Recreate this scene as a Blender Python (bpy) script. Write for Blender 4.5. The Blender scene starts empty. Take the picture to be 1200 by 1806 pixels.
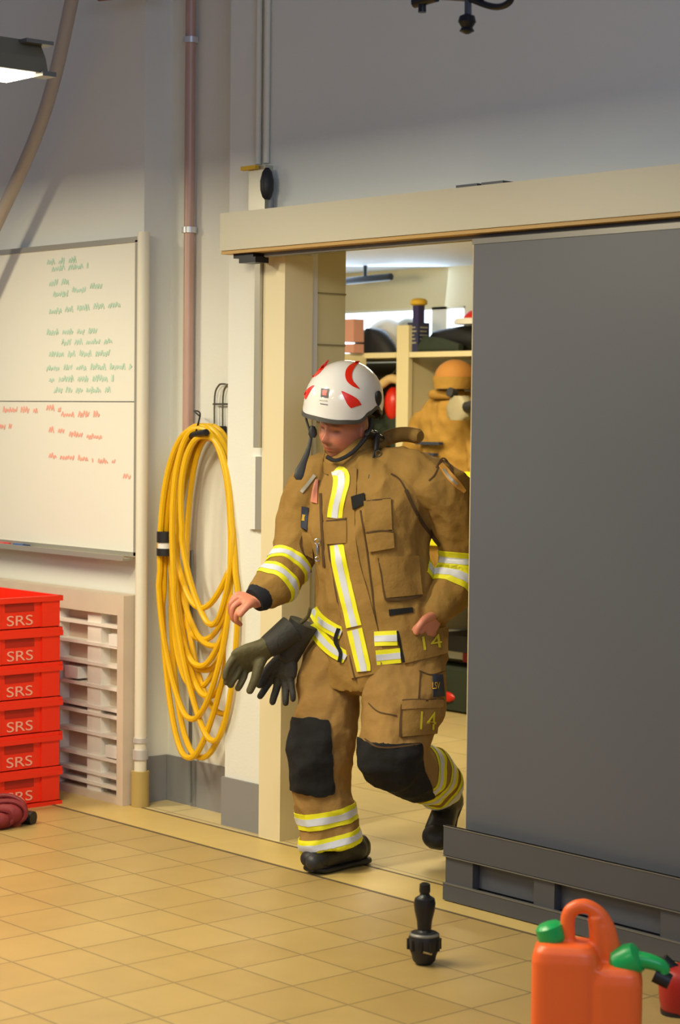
import bpy, bmesh, math, random
import numpy as np
from mathutils import Vector, Matrix, noise
from mathutils.bvhtree import BVHTree
random.seed(7)
scene = bpy.context.scene
COL = scene.collection

# ------------------------------------------------------------------ camera
FPX, PIT, YAW, ROLL = 3600., .0474, .8482, .01088
D = Vector((-math.sin(YAW)*math.cos(PIT), math.cos(YAW)*math.cos(PIT), -math.sin(PIT)))
R0 = D.cross(Vector((0, 0, 1))).normalized(); U0 = R0.cross(D)
RW = R0*math.cos(ROLL) + U0*math.sin(ROLL)
UW = -R0*math.sin(ROLL) + U0*math.cos(ROLL)
CAM = Vector((6.046, -5.046, 1.65))
cd = bpy.data.cameras.new('camera'); cam = bpy.data.objects.new('camera', cd); COL.objects.link(cam)
m = Matrix((RW, UW, -D)).transposed().to_4x4(); m.translation = CAM; cam.matrix_world = m
cd.sensor_fit = 'HORIZONTAL'; cd.sensor_width = 16.7; cd.lens = 16.7*FPX/1200
cd.clip_end = 100
cd.dof.use_dof = True; cd.dof.focus_distance = 7.4; cd.dof.aperture_fstop = 2.8
scene.camera = cam

def ray(x, y): return D + RW*((x-600)/FPX) - UW*((y-903)/FPX)
# ------------------------------------------------------------------ light and exposure
scene.view_settings.view_transform = 'Standard'
scene.view_settings.look = 'None'
scene.view_settings.gamma = 1
scene.view_settings.use_curve_mapping = False
scene.view_settings.exposure = 0.0
w = bpy.data.worlds.new('world'); scene.world = w; w.use_nodes = True
w.node_tree.nodes['Background'].inputs[0].default_value = (.56, .64, .92, 1)
w.node_tree.nodes['Background'].inputs[1].default_value = .20

def area(name, loc, target, sx, sy, power, color, spread=180):
    l = bpy.data.lights.new(name, 'AREA'); l.shape = 'RECTANGLE'; l.size = sx; l.size_y = sy
    l.energy = power; l.color = color; l.spread = math.radians(spread)
    o = bpy.data.objects.new(name, l); COL.objects.link(o); o.location = loc
    o.rotation_euler = (Vector(target)-Vector(loc)).to_track_quat('-Z', 'Y').to_euler()
    return o
WARM = (1, .88, .62)
LAMP = CAM+ray(64, 110)*6.5
for i, (x, y, p) in enumerate(((LAMP.x, LAMP.y-.68, 70), (1.3, -2.3, 34), (3.2, -1.9, 8), (-1.5, -1.8, 62), (.2, -4.6, 44), (3.2, -4.6, 20))):
    area('ceiling_lamp_light', (x, y, LAMP.z-.07), (x, y+.001, 0), .2, 1.3, p, WARM)
area('daylight_from_gate', (7.5, -4.0, 3.6), (1.5, 0, 2.6), 2.5, 2.0, 95, (.56, .70, 1))
area('changing_room_light', (-1.2, 1.7, 2.46), (-1.2, 1.701, 0), 1.4, .3, 58, (1, .84, .55))
area('changing_room_fill', (-2.2, 1.2, 2.35), (-3.0, 3.7, 2.0), .5, .2, 16, (1, .84, .55))  # unseen fill light added to brighten the cream back wall
area('changing_room_daylight', (-3.2, 3.45, 2.42), (-1.5, 1.5, 2.2), 1.6, .25, 7, (.6, .78, 1))

# ------------------------------------------------------------------ helpers
def onplane(x, y, ax, v):
    q = ray(x, y); return CAM + q*((v-CAM[ax])/q[ax])
Z0 = 7.42
def M(x, y, dz=0.): return CAM + ray(x, y)*(Z0+dz)
PX = Z0/FPX

def s2l(c): return tuple((v/12.92 if v <= .04045 else ((v+.055)/1.055)**2.4) for v in (x/255 for x in c))
def mat(name, rgb, rough=.6, metal=0., bump=0., bscale=60., var=0., vscale=8., emit=0., spec=.5, coat=0., raw=False, alpha=1):
    mt = bpy.data.materials.new(name); mt.use_nodes = True; nt = mt.node_tree; b = nt.nodes['Principled BSDF']
    c = rgb if raw else s2l(rgb)
    b.inputs['Base Color'].default_value = (*c, 1); b.inputs['Roughness'].default_value = rough
    b.inputs['Metallic'].default_value = metal; b.inputs['Specular IOR Level'].default_value = spec
    if coat: b.inputs['Coat Weight'].default_value = coat; b.inputs['Coat Roughness'].default_value = .08
    tc = nt.nodes.new('ShaderNodeTexCoord')
    if var:
        n = nt.nodes.new('ShaderNodeTexNoise'); n.inputs['Scale'].default_value = vscale; n.inputs['Detail'].default_value = 4
        nt.links.new(tc.outputs['Object'], n.inputs['Vector'])
        mx = nt.nodes.new('ShaderNodeMix'); mx.data_type = 'RGBA'
        mx.inputs['A'].default_value = (*[v*(1-var) for v in c], 1); mx.inputs['B'].default_value = (*[min(1, v*(1+var)) for v in c], 1)
        nt.links.new(n.outputs['Fac'], mx.inputs['Factor']); nt.links.new(mx.outputs['Result'], b.inputs['Base Color'])
    if bump:
        n = nt.nodes.new('ShaderNodeTexNoise'); n.inputs['Scale'].default_value = bscale; n.inputs['Detail'].default_value = 5
        nt.links.new(tc.outputs['Object'], n.inputs['Vector'])
        bp = nt.nodes.new('ShaderNodeBump'); bp.inputs['Strength'].default_value = bump; bp.inputs['Distance'].default_value = .01
        nt.links.new(n.outputs['Fac'], bp.inputs['Height']); nt.links.new(bp.outputs['Normal'], b.inputs['Normal'])
    if emit:
        b.inputs['Emission Color'].default_value = (*c, 1); b.inputs['Emission Strength'].default_value = emit
    return mt

def link(name, me, parent=None, **kw):
    o = bpy.data.objects.new(name, me); COL.objects.link(o)
    if parent is not None: o.parent = parent; o.matrix_parent_inverse = parent.matrix_world.inverted()
    for k, v in kw.items(): o[k] = v
    return o
def empty(name, loc=(0, 0, 0), rz=0., label=None, category=None, group=None):
    o = bpy.data.objects.new(name, None); COL.objects.link(o); o.location = loc; o.rotation_euler = (0, 0, rz)
    o.matrix_world = Matrix.Translation(loc) @ Matrix.Rotation(rz, 4, 'Z')
    if label: o['label'] = label
    if category: o['category'] = category
    if group: o['group'] = group
    return o
def finish(bm, name, mt, parent=None, smooth=True, local=False, bevel=0., **kw):
    if bevel:
        bmesh.ops.bevel(bm, geom=[e for e in bm.edges if e.is_manifold and e.calc_face_angle(0) > .6], offset=bevel, segments=2, affect='EDGES', profile=.6)
    bmesh.ops.recalc_face_normals(bm, faces=bm.faces)
    me = bpy.data.meshes.new(name); bm.to_mesh(me); bm.free()
    for mm in (mt if isinstance(mt, (list, tuple)) else [mt]): me.materials.append(mm)
    for p in me.polygons: p.use_smooth = smooth
    if smooth:
        me.set_sharp_from_angle(angle=math.radians(38))
    o = bpy.data.objects.new(name, me); COL.objects.link(o)
    if parent is not None:
        o.parent = parent
        if not local: o.matrix_parent_inverse = parent.matrix_world.inverted()
    for k, v in kw.items(): o[k] = v
    return o
def BM(): return bmesh.new()
def bx(bm, x0, x1, y0, y1, z0, z1, mi=0):
    vs = [bm.verts.new((x, y, z)) for x in (x0, x1) for y in (y0, y1) for z in (z0, z1)]
    for f in ((0, 1, 3, 2), (4, 6, 7, 5), (0, 4, 5, 1), (2, 3, 7, 6), (0, 2, 6, 4), (1, 5, 7, 3)):
        bm.faces.new([vs[i] for i in f]).material_index = mi
    return vs
def frames(pts):
    pts = [Vector(p) for p in pts]; T = []
    for i in range(len(pts)):
        a = pts[max(0, i-1)]; b = pts[min(len(pts)-1, i+1)]; T.append((b-a).normalized())
    up = Vector((0, 0, 1)) if abs(T[0].z) < .9 else Vector((0, 1, 0))
    n = (up-T[0]*up.dot(T[0])).normalized(); out = []
    for t in T:
        n = (n-t*n.dot(t)).normalized(); out.append((n, t.cross(n)))
    return pts, T, out
def tube(bm, pts, r, n=10, cap=True, closed=False, mi=0):
    pts, T, F = frames(pts); rings = []
    if not hasattr(r, '__len__'): r = [r]*len(pts)
    for p, (a, b), rr in zip(pts, F, r):
        rings.append([bm.verts.new(p+a*(math.cos(2*math.pi*k/n)*rr)+b*(math.sin(2*math.pi*k/n)*rr)) for k in range(n)])
    L = len(rings)
    for i in range(L if closed else L-1):
        A = rings[i]; B = rings[(i+1) % L]
        for k in range(n): bm.faces.new((A[k], A[(k+1) % n], B[(k+1) % n], B[k])).material_index = mi
    if cap and not closed:
        bm.faces.new(rings[0][::-1]).material_index = mi; bm.faces.new(rings[-1]).material_index = mi
    return rings
def loft(bm, secs, n=28, e=2.3, cap=True, mi=0):
    """secs: (center, a_vec, b_vec)"""
    rings = []
    for c, a, b in secs:
        c, a, b = Vector(c), Vector(a), Vector(b); ring = []
        for k in range(n):
            t = 2*math.pi*k/n; ct, st = math.cos(t), math.sin(t)
            ring.append(bm.verts.new(c+a*(math.copysign(abs(ct)**(2/e), ct))+b*(math.copysign(abs(st)**(2/e), st))))
        rings.append(ring)
    for A, B in zip(rings, rings[1:]):
        for k in range(n): bm.faces.new((A[k], A[(k+1) % n], B[(k+1) % n], B[k])).material_index = mi
    if cap:
        bm.faces.new(rings[0][::-1]).material_index = mi; bm.faces.new(rings[-1]).material_index = mi
    return rings
def lathe(bm, prof, origin=(0, 0, 0), axis=(0, 0, 1), n=24, mi=0):
    ax = Vector(axis).normalized(); up = Vector((1, 0, 0)) if abs(ax.x) < .9 else Vector((0, 1, 0))
    a = (up-ax*up.dot(ax)).normalized(); b = ax.cross(a); o = Vector(origin)
    return loft(bm, [(o+ax*h, a*max(r, .0004), b*max(r, .0004)) for r, h in prof], n=n, e=2, mi=mi)
def ball(bm, c, ax, n=16, mi=0):
    """ax: three semi-axis vectors"""
    A, B, Cc = [Vector(v) for v in ax]; rows = []
    for i in range(1, n):
        t = math.pi*i/n
        rows.append((Vector(c)+Cc*math.cos(t), A*math.sin(t), B*math.sin(t)))
    return loft(bm, rows, n=2*n, e=2, mi=mi)
def smoothpath(pts, k=6):
    P = [np.array(p, float) for p in pts]; P = [P[0]*2-P[1]]+P+[P[-1]*2-P[-2]]; out = []
    for i in range(1, len(P)-2):
        for j in range(k):
            t = j/k; p0, p1, p2, p3 = P[i-1:i+3]
            out.append(.5*((2*p1)+(-p0+p2)*t+(2*p0-5*p1+4*p2-p3)*t*t+(-p0+3*p1-3*p2+p3)*t**3))
    out.append(P[-2]); return [tuple(o) for o in out]
def remesh(bm, voxel, smooth=4, fac=.5, disp=None):
    me = bpy.data.meshes.new('tmp'); bmesh.ops.recalc_face_normals(bm, faces=bm.faces); bm.to_mesh(me); bm.free()
    o = bpy.data.objects.new('tmp', me); COL.objects.link(o)
    r = o.modifiers.new('r', 'REMESH'); r.mode = 'VOXEL'; r.voxel_size = voxel; r.use_smooth_shade = True
    if smooth:
        s = o.modifiers.new('s', 'SMOOTH'); s.iterations = smooth; s.factor = fac
    dg = bpy.context.evaluated_depsgraph_get(); ev = o.evaluated_get(dg)
    out = BM(); out.from_mesh(ev.to_mesh()); ev.to_mesh_clear()
    bpy.data.objects.remove(o); bpy.data.meshes.remove(me)
    if disp:
        out.normal_update()
        mv = [(v, v.normal.copy()*disp(v.co, v.normal)) for v in out.verts]
        for v, dd in mv: v.co += dd
    out.normal_update()
    return out
def text_mesh(txt, size=1.):
    cu = bpy.data.curves.new('t', 'FONT'); cu.body = txt; cu.size = size; cu.align_x = 'CENTER'; cu.align_y = 'CENTER'; cu.offset = .0
    o = bpy.data.objects.new('t', cu); COL.objects.link(o)
    dg = bpy.context.evaluated_depsgraph_get(); ev = o.evaluated_get(dg); me = ev.to_mesh()
    tb_ = BM(); tb_.from_mesh(me); ev.to_mesh_clear(); bmesh.ops.remove_doubles(tb_, verts=tb_.verts, dist=size*1e-4); tb_.normal_update()
    seen = set(); F = []
    for f in tb_.faces:
        k = frozenset(v.index for v in f.verts)
        if k in seen or f.calc_area() < 1e-9: continue
        seen.add(k); F.append(tuple(v.index for v in (f.verts if f.normal.z > 0 else reversed(f.verts[:]))))
    V = [v.co.copy() for v in tb_.verts]; tb_.free()
    pass; bpy.data.objects.remove(o); bpy.data.curves.remove(cu)
    return V, F
def letters(bm, V3, F, back):
    """closed letter plates: front verts V3, back offset vector"""
    fr = [bm.verts.new(v) for v in V3]; bk = [bm.verts.new(Vector(v)+back) for v in V3]; edges = {}
    for f in F:
        bm.faces.new([fr[i] for i in f]); bm.faces.new([bk[i] for i in reversed(f)])
        for a, b in zip(f, f[1:]+f[:1]): edges[(a, b)] = 1
    for a, b in list(edges):
        if (b, a) not in edges:
            try: bm.faces.new((fr[b], fr[a], bk[a], bk[b]))
            except ValueError: pass
def text_obj(name, txt, size, origin, xdir, ydir, mt, parent, **kw):
    V, F = text_mesh(txt, size); bm = BM(); o = Vector(origin); xd = Vector(xdir); yd = Vector(ydir)
    letters(bm, [o+xd*v.x+yd*v.y for v in V], F, -xd.cross(yd).normalized()*.0012)
    return finish(bm, name, mt, parent, smooth=False, **kw)

# ------------------------------------------------------------------ materials
m_wall = mat('painted wall', (222, 223, 214), .75, bump=.08, bscale=90, var=.04, vscale=1.5)
m_base = mat('grey skirting paint', (134, 134, 134), .5, var=.05, vscale=3)
m_frame = mat('cream door frame', (222, 210, 172), .45)
m_rail = mat('cream rail cover', (194, 188, 164), .4)
m_door = mat('dark grey door sheet', (84, 87, 94), .42, var=.05, vscale=2)
m_guard = mat('grey guard steel', (78, 80, 86), .38, metal=.2, var=.1, vscale=5)
m_guard2 = mat('pale edge steel', (120, 118, 112), .35, metal=.4)
m_seal = mat('pale door edge strip', (186, 170, 138), .5)
m_pipe = mat('painted pipe', (222, 216, 196), .45)
m_copper = mat('dull copper', (186, 152, 138), .45, metal=.2, var=.12, vscale=5)
m_clamp = mat('clamp zinc', (205, 205, 205), .35, metal=.4)
m_boot = mat('ochre pipe socket', (176, 152, 88), .5)
m_wb = mat('whiteboard enamel', (232, 230, 216), .22, spec=.5)
m_alu = mat('aluminium frame', (186, 182, 166), .35, metal=.5)
m_green = mat('green marker ink', (188, 216, 196), .6)
m_redink = mat('red marker ink', (240, 172, 154), .6)
m_blue = mat('blue plastic', (52, 92, 150), .35)
m_redpl = mat('red crate plastic', (232, 42, 16), .42, var=.05, vscale=4)
m_redshade = mat('shaded crate red', (170, 24, 10), .5)  # darker copy of the crate red, shade put into the colour
m_print = mat('white print', (236, 168, 146), .6)
m_whpl = mat('white pallet plastic', (232, 226, 214), .45, var=.04, vscale=5)
m_pinkbeige = mat('pink-beige pallet plastic', (206, 190, 168), .6, var=.1, vscale=9)  # pink-beige pallet plastic, duller than the ribs, with uneven tone
m_hose = mat('yellow hose rubber', (228, 180, 14), .4, var=.08, vscale=12)
m_black = mat('black rubber', (24, 24, 25), .5)
m_blackm = mat('black metal', (40, 40, 42), .35, metal=.5)
m_wire = mat('steel wire', (110, 106, 94), .35, metal=.7)
m_orange = mat('orange can plastic', (250, 108, 44), .38, var=.04, vscale=6)
m_greenpl = mat('green cap plastic', (26, 170, 84), .3)
m_redcan = mat('red can plastic', (168, 36, 28), .4, var=.05)
m_strap = mat('dark red webbing', (120, 28, 32), .7, bump=.3, bscale=60, var=.2, vscale=14)
m_cloth = mat('tan turnout fabric', (144, 112, 58), .85, bump=.6, bscale=26, var=.2, vscale=5, spec=.2)
m_cloth2 = mat('tan trouser fabric', (146, 113, 62), .85, bump=.6, bscale=24, var=.26, vscale=6, spec=.2)
m_seamfold = mat('brown seam', (78, 56, 28), .9)
m_yel = mat('fluorescent yellow tape', (226, 222, 24), .6)
m_sil = mat('silver reflective tape', (200, 204, 214), .4, spec=.6)
m_blk = mat('black fabric', (30, 30, 30), .85, bump=.2, bscale=80, spec=.2)
m_blueblk = mat('navy knitted cuff', (16, 20, 30), .9)
m_patch = mat('navy patch', (40, 48, 66), .7)
m_patchy = mat('patch yellow', (214, 172, 40), .7)
m_helm = mat('white helmet shell', (222, 220, 216), .16, coat=.6)
m_hred = mat('red helmet marking', (214, 38, 18), .3)
m_leather = mat('boot leather', (26, 25, 25), .42, bump=.2, bscale=40)
m_glove = mat('olive work glove', (84, 78, 48), .7, bump=.3, bscale=70, var=.35, vscale=16)
m_glove2 = mat('dark glove leather', (44, 42, 36), .7, bump=.3, bscale=70, var=.25, vscale=14)
m_steel = mat('bright steel', (200, 200, 200), .22, metal=.9)
m_wood = mat('pale wood', (214, 184, 128), .5, var=.1, vscale=6)
m_coat = mat('yellow turnout coat', (156, 120, 54), .85, bump=.4, bscale=40, var=.25, vscale=9, spec=.2)
m_cabin = mat('cream cabinet board', (224, 212, 168), .5)
m_greenpk = mat('dark green pack fabric', (44, 54, 40), .8, var=.2)
m_purple = mat('navy purple carton', (52, 46, 96), .5)
m_grey = mat('grey plastic', (112, 116, 118), .5)
m_win = mat('daylight pane', (214, 232, 255), .2, emit=3.2)
m_diff = mat('lamp diffuser', (255, 248, 220), .4, emit=9)
m_housing = mat('lamp housing', (120, 112, 88), .5)
m_duct = mat('beige exhaust hose', (168, 158, 146), .6, bump=.3, bscale=40)
m_white = mat('plain white', (232, 230, 222), .5)
m_pink = mat('pink paper', (206, 150, 130), .6)

def tile_mat(name, c1, c2, joint, sx, sy, ox, oy, jw):
    mt = bpy.data.materials.new(name); mt.use_nodes = True; nt = mt.node_tree; b = nt.nodes['Principled BSDF']
    b.inputs['Roughness'].default_value = .38
    tc = nt.nodes.new('ShaderNodeTexCoord'); mp = nt.nodes.new('ShaderNodeMapping'); nt.links.new(tc.outputs['Object'], mp.inputs['Vector'])
    mp.inputs['Location'].default_value = (ox, oy, 0)
    br = nt.nodes.new('ShaderNodeTexBrick'); br.offset = 0; br.squash = 1
    br.inputs['Scale'].default_value = 1; br.inputs['Brick Width'].default_value = sx; br.inputs['Row Height'].default_value = sy
    br.inputs['Mortar Size'].default_value = jw; br.inputs['Mortar Smooth'].default_value = .3; br.inputs['Bias'].default_value = 0
    br.inputs['Color1'].default_value = (*s2l(c1), 1); br.inputs['Color2'].default_value = (*s2l(c2), 1); br.inputs['Mortar'].default_value = (*s2l(joint), 1)
    nt.links.new(mp.outputs['Vector'], br.inputs['Vector'])
    n = nt.nodes.new('ShaderNodeTexNoise'); n.inputs['Scale'].default_value = 5; n.inputs['Detail'].default_value = 5
    nt.links.new(tc.outputs['Object'], n.inputs['Vector'])
    mr = nt.nodes.new('ShaderNodeMapRange'); mr.inputs['To Min'].default_value = .86; mr.inputs['To Max'].default_value = 1.12
    nt.links.new(n.outputs['Fac'], mr.inputs['Value'])
    mx = nt.nodes.new('ShaderNodeVectorMath'); mx.operation = 'SCALE'
    nt.links.new(br.outputs['Color'], mx.inputs[0]); nt.links.new(mr.outputs['Result'], mx.inputs['Scale']); nt.links.new(mx.outputs['Vector'], b.inputs['Base Color'])
    bp = nt.nodes.new('ShaderNodeBump'); bp.inputs['Strength'].default_value = .4; bp.inputs['Distance'].default_value = .004; bp.invert = True
    nt.links.new(br.outputs['Fac'], bp.inputs['Height']); nt.links.new(bp.outputs['Normal'], b.inputs['Normal'])
    return mt
P = .2435
m_tile = tile_mat('ochre floor tile', (174, 148, 92), (166, 139, 84), (130, 110, 70), P, P, .6+10*P, .308+20*P, .004)
m_tile2 = tile_mat('pale floor tile', (206, 188, 136), (200, 180, 126), (150, 132, 92), .6, .331, 6.1, -.314+.331*4, .004)
m_thresh = mat('threshold tile', (198, 172, 104), .4, var=.1, vscale=6)
m_joint = mat('dark joint', (92, 78, 54), .6)

# ------------------------------------------------------------------ setting
S = dict(kind='structure')
bm = BM(); bx(bm, -6, 9, -9, -.308, -.1, 0); finish(bm, 'floor', m_tile, smooth=False, **S)
bm = BM(); bx(bm, -6, 9, -.308, -.05, -.1, 0); finish(bm, 'trim_1', m_thresh, smooth=False, **S)
bm = BM(); bx(bm, -6, 9, -.05, 5, -.1, 0); finish(bm, 'floor_inner', m_tile2, smooth=False, **S)
bm = BM(); bx(bm, -6, 9, -.317, -.304, -.005, .0015); finish(bm, 'trim_2', m_joint, smooth=False, **S)
bm = BM(); bx(bm, -.93, 9, -.06, -.05, -.005, .0015); finish(bm, 'trim_3', m_joint, smooth=False, **S)
# wall: left slab, recess back, right slab, over the opening
bm = BM()
bx(bm, -6, -.935, 0.0, .30, 0, 4.6); bx(bm, -.935, -.36, .14, .30, 0, 4.6)
bx(bm, -.36, .02, 0.0, .14, 0, 2.34); bx(bm, -.36, .02, 0.0, .30, 2.34, 4.6); bx(bm, .02, 1.95, 0.0, .30, 2.34, 4.6); bx(bm, 1.95, 9, 0.0, .30, 0, 4.6)
finish(bm, 'wall_back', m_wall, smooth=False, **S)
bm = BM(); bx(bm, -.931, -.364, .132, .14, 0, .195); bx(bm, -.935, -.927, 0.004, .13, 0, .195); bx(bm, -.37, -.10, -.01, 0, 0, .195); bx(bm, -2.2, -.937, -.008, 0, 0, .195)
finish(bm, 'baseboard_back', m_base, smooth=False, **S)
# door frame
bm = BM(); bx(bm, -.10, .03, -.035, -.0005, 0, 2.262); bx(bm, .0205, .03, -.0005, .105, 0, 2.262); finish(bm, 'trim_4', m_frame, smooth=False, **S)
bm = BM(); bx(bm, .03, 1.95, -.0, .31, 2.30, 2.34); finish(bm, 'trim_5', m_frame, smooth=False, **S)
# inner room
bm = BM(); bx(bm, -.36, .018, .142, .285, 0, 2.34); finish(bm, 'wall_inner_partition', mat('partition panel', (206, 196, 152), .5), smooth=False, **S)
bm = BM()
for z in (1.02, 1.33, 1.62, 1.92, 2.12): bx(bm, .0, .0215, .142, .286, z, z+.006)
finish(bm, 'trim_6', mat('panel joint', (140, 130, 96), .7), smooth=False, **S)
bm = BM(); bx(bm, -6, -5.9, .3, 3.8, 0, 2.7); finish(bm, 'wall_inner_left', m_wall, smooth=False, **S)
bm = BM(); bx(bm, 2.6, 2.7, .3, 3.8, 0, 2.7); finish(bm, 'wall_inner_right', m_wall, smooth=False, **S)
m_ceil = mat('ceiling paint', (222, 226, 234), .7)
bm = BM(); bx(bm, -6, 2.7, .3, 3.8, 2.56, 2.66); finish(bm, 'ceiling', m_ceil, smooth=False, **S)
# back wall with a high window strip
bm = BM(); bx(bm, -6, 2.7, 3.7, 3.8, 0, 1.98); bx(bm, -6, 2.7, 3.7, 3.8, 2.32, 2.7); bx(bm, -6, -4.4, 3.7, 3.8, 1.98, 2.32); bx(bm, -2.75, 2.7, 3.7, 3.8, 1.98, 2.32)
finish(bm, 'wall_inner_back', m_frame, smooth=False, **S)
wn = empty('window_1', (-3.5, 3.76, 1.98)); wn['kind'] = 'structure'
bm = BM(); bx(bm, -4.4, -2.75, 3.765, 3.775, 1.98, 2.32); finish(bm, 'pane', m_win, wn, smooth=False)
bm = BM()
for x in (-4.4, -3.06, -2.78): bx(bm, x, x+.03 if x != -3.06 else x+.13, 3.72, 3.76, 1.98, 2.32)
bx(bm, -4.4, -2.75, 3.72, 3.76, 1.98, 2.0); bx(bm, -4.4, -2.75, 3.72, 3.76, 2.305, 2.32)
finish(bm, 'window_frame', m_white, wn, smooth=False)

# ------------------------------------------------------------------ sliding door and its rail
rl = empty('door_rail_cover', (-.18, -.19, 2.27), label='long cream rail cover box above the doorway and grey door', category='door rail')
bm = BM(); bx(bm, -.176, 3.6, -.19, -.0, 2.275, 2.418); finish(bm, 'cover', m_rail, rl, smooth=False, bevel=.006)
bm = BM(); bx(bm, -.178, 3.6, -.183, -.01, 2.262, 2.274); finish(bm, 'underside_tint', mat('bounce-lit ochre', (186, 150, 84), .5), rl, smooth=False)  # ochre tint paints the warm floor bounce on the underside of the cover
bm = BM(); bx(bm, .02, 3.6, -.13, -.09, 2.247, 2.2615); finish(bm, 'track', m_guard2, rl, smooth=False)
bm = BM(); bx(bm, -.13, -.01, -.16, -.10, 2.245, 2.262); bx(bm, -.09, .01, -.165, -.10, 2.225, 2.246); finish(bm, 'end_stop', m_blackm, rl, smooth=False, bevel=.003)
for x in (1.10, 1.22):
    bm = BM(); bx(bm, x, x+.10, -.18, -.08, 2.418, 2.428); finish(bm, 'bracket', m_guard, rl, smooth=False)
dr = empty('sliding_door', (1.165, -.155, .01), label='large dark grey sliding door covering the right of the doorway', category='door')
bm = BM(); bx(bm, 1.165, 3.25, -.155, -.08, .02, 2.245); finish(bm, 'door_leaf', m_door, dr, smooth=False, bevel=.003)
bm = BM(); bx(bm, 1.156, 1.166, -.150, -.085, .02, 2.245); finish(bm, 'edge_strip', m_seal, dr, smooth=False)
bm = BM(); bx(bm, 1.16, 3.26, -.159, -.154, 2.228, 2.246); finish(bm, 'top_edge', m_guard2, dr, smooth=False)
gd = empty('door_guard', (1.11, -.21, 0), label='grey steel kick guard of planks and posts along the foot of the sliding door', category='guard')
bm = BM(); bx(bm, 1.115, 3.3, -.212, -.198, .158, .259); finish(bm, 'top_plank', m_guard, gd, smooth=False, bevel=.002)
bm = BM(); bx(bm, 1.115, 3.3, -.212, -.198, .004, .062); finish(bm, 'bottom_plank', m_guard, gd, smooth=False, bevel=.002)
bm = BM(); bx(bm, 1.118, 3.3, -.170, -.158, .06, .16); finish(bm, 'back_plate', m_door, gd, smooth=False)
for x, wd in ((1.118, .13), (1.53, .09), (2.06, .09), (2.6, .09)):
    bm = BM(); bx(bm, x, x+wd, -.203, -.172, .058, .162); finish(bm, 'post', m_guard, gd, smooth=False, bevel=.002)
for z in (.259, .156, .0625):
    bm = BM(); bx(bm, 1.115, 3.3, -.214, -.2, z-.0035, z); finish(bm, 'edge_line', m_guard2, gd, smooth=False)

# ------------------------------------------------------------------ wall fittings
pp = empty('copper_pipe', (-.80, .10, 0), label='thin copper coloured pipe running down the recess wall above the yellow hose', category='pipe')
bm = BM(); tube(bm, [(-.762, .105, 1.55), (-.762, .105, 4.5)], .022, 14); finish(bm, 'pipe', m_copper, pp)
for z in (2.41, 3.19):
    bm = BM(); tube(bm, [(-.762, .105, z-.012), (-.762, .105, z+.012)], .032, 16); bx(bm, -.767, -.757, .105, .14, z-.01, z+.01); finish(bm, 'pipe_clamp', m_clamp, pp)
wp = empty('wall_pipe', (-.90, -.05, 0), label='white vertical pipe on the wall edge beside the whiteboard', category='pipe')
bm = BM(); tube(bm, [(-.882, -.040, .14), (-.882, -.040, 2.40)], .026, 16); finish(bm, 'pipe', m_pipe, wp)
bm = BM(); tube(bm, [(-.882, -.040, .20), (-.882, -.040, .24)], .033, 16); tube(bm, [(-.882, -.040, .27), (-.882, -.040, .29)], .031, 16); finish(bm, 'coupling', m_clamp, wp)
bm = BM(); tube(bm, [(-.882, -.040, 0), (-.882, -.040, .15)], .038, 16); finish(bm, 'pipe_socket', m_boot, wp)
for k, (x, mm) in enumerate(((-.165, m_pipe), (-.115, m_pipe))):
    bm = BM(); tube(bm, [(x, -.014, 2.62), (x, -.014, 4.5)], .012, 10); finish(bm, 'conduit', mm, **dict(label=('thin grey' if k == 0 else 'thin cream')+' conduit rising from the switch box above the rail', category='conduit', group='conduits above the rail'))
sb = empty('switch_box', (-.12, -.03, 2.43), label='small switch box with black knob and yellow tip above the rail end', category='switch')
bm = BM(); bx(bm, -.19, -.09, -.04, 0, 2.44, 2.61); finish(bm, 'box', m_alu, sb, smooth=False, bevel=.008)
bm = BM(); loft(bm, [(Vector((-.065, -.05, z)), Vector((rr, 0, 0)), Vector((0, rr, 0))) for z, rr in ((2.475, .010), (2.485, .018), (2.51, .025), (2.545, .026), (2.58, .018), (2.595, .008))], n=16, e=2.2); finish(bm, 'knob', m_black, sb)
bm = BM(); bx(bm, -.21, -.12, -.065, -.045, 2.595, 2.61); finish(bm, 'yellow_tip', m_patchy, sb, smooth=False, bevel=.003)
bm = BM(); tube(bm, [(-.065, -.03, 2.42), (-.065, -.03, 2.48)], .012, 10); finish(bm, 'cable', m_grey, sb)
pl = empty('wall_plate', (-.17, -.01, 1.2), label='narrow pale metal plate on the wall right of the yellow hose', category='plate')
bm = BM(); bx(bm, -.205, -.118, -.018, 0, 1.20, 1.485); finish(bm, 'plate', m_wall, pl, smooth=False, bevel=.004)
bm = BM(); bx(bm, -.155, -.115, -.022, -.016, 1.20, 1.485); finish(bm, 'edge', m_alu, pl, smooth=False)  # grey strip paints the shading down the right side of the plate
gdn = BM(); bx(gdn, -.135, -.103, -.05, -.002, 1.52, 2.245); finish(gdn, 'rail_shadow', m_alu, None, smooth=False, label='upright grey painted support strip under the left end of the rail', category='shadow')  # grey upright strip modelled in place of the fading shadow under the rail
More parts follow.
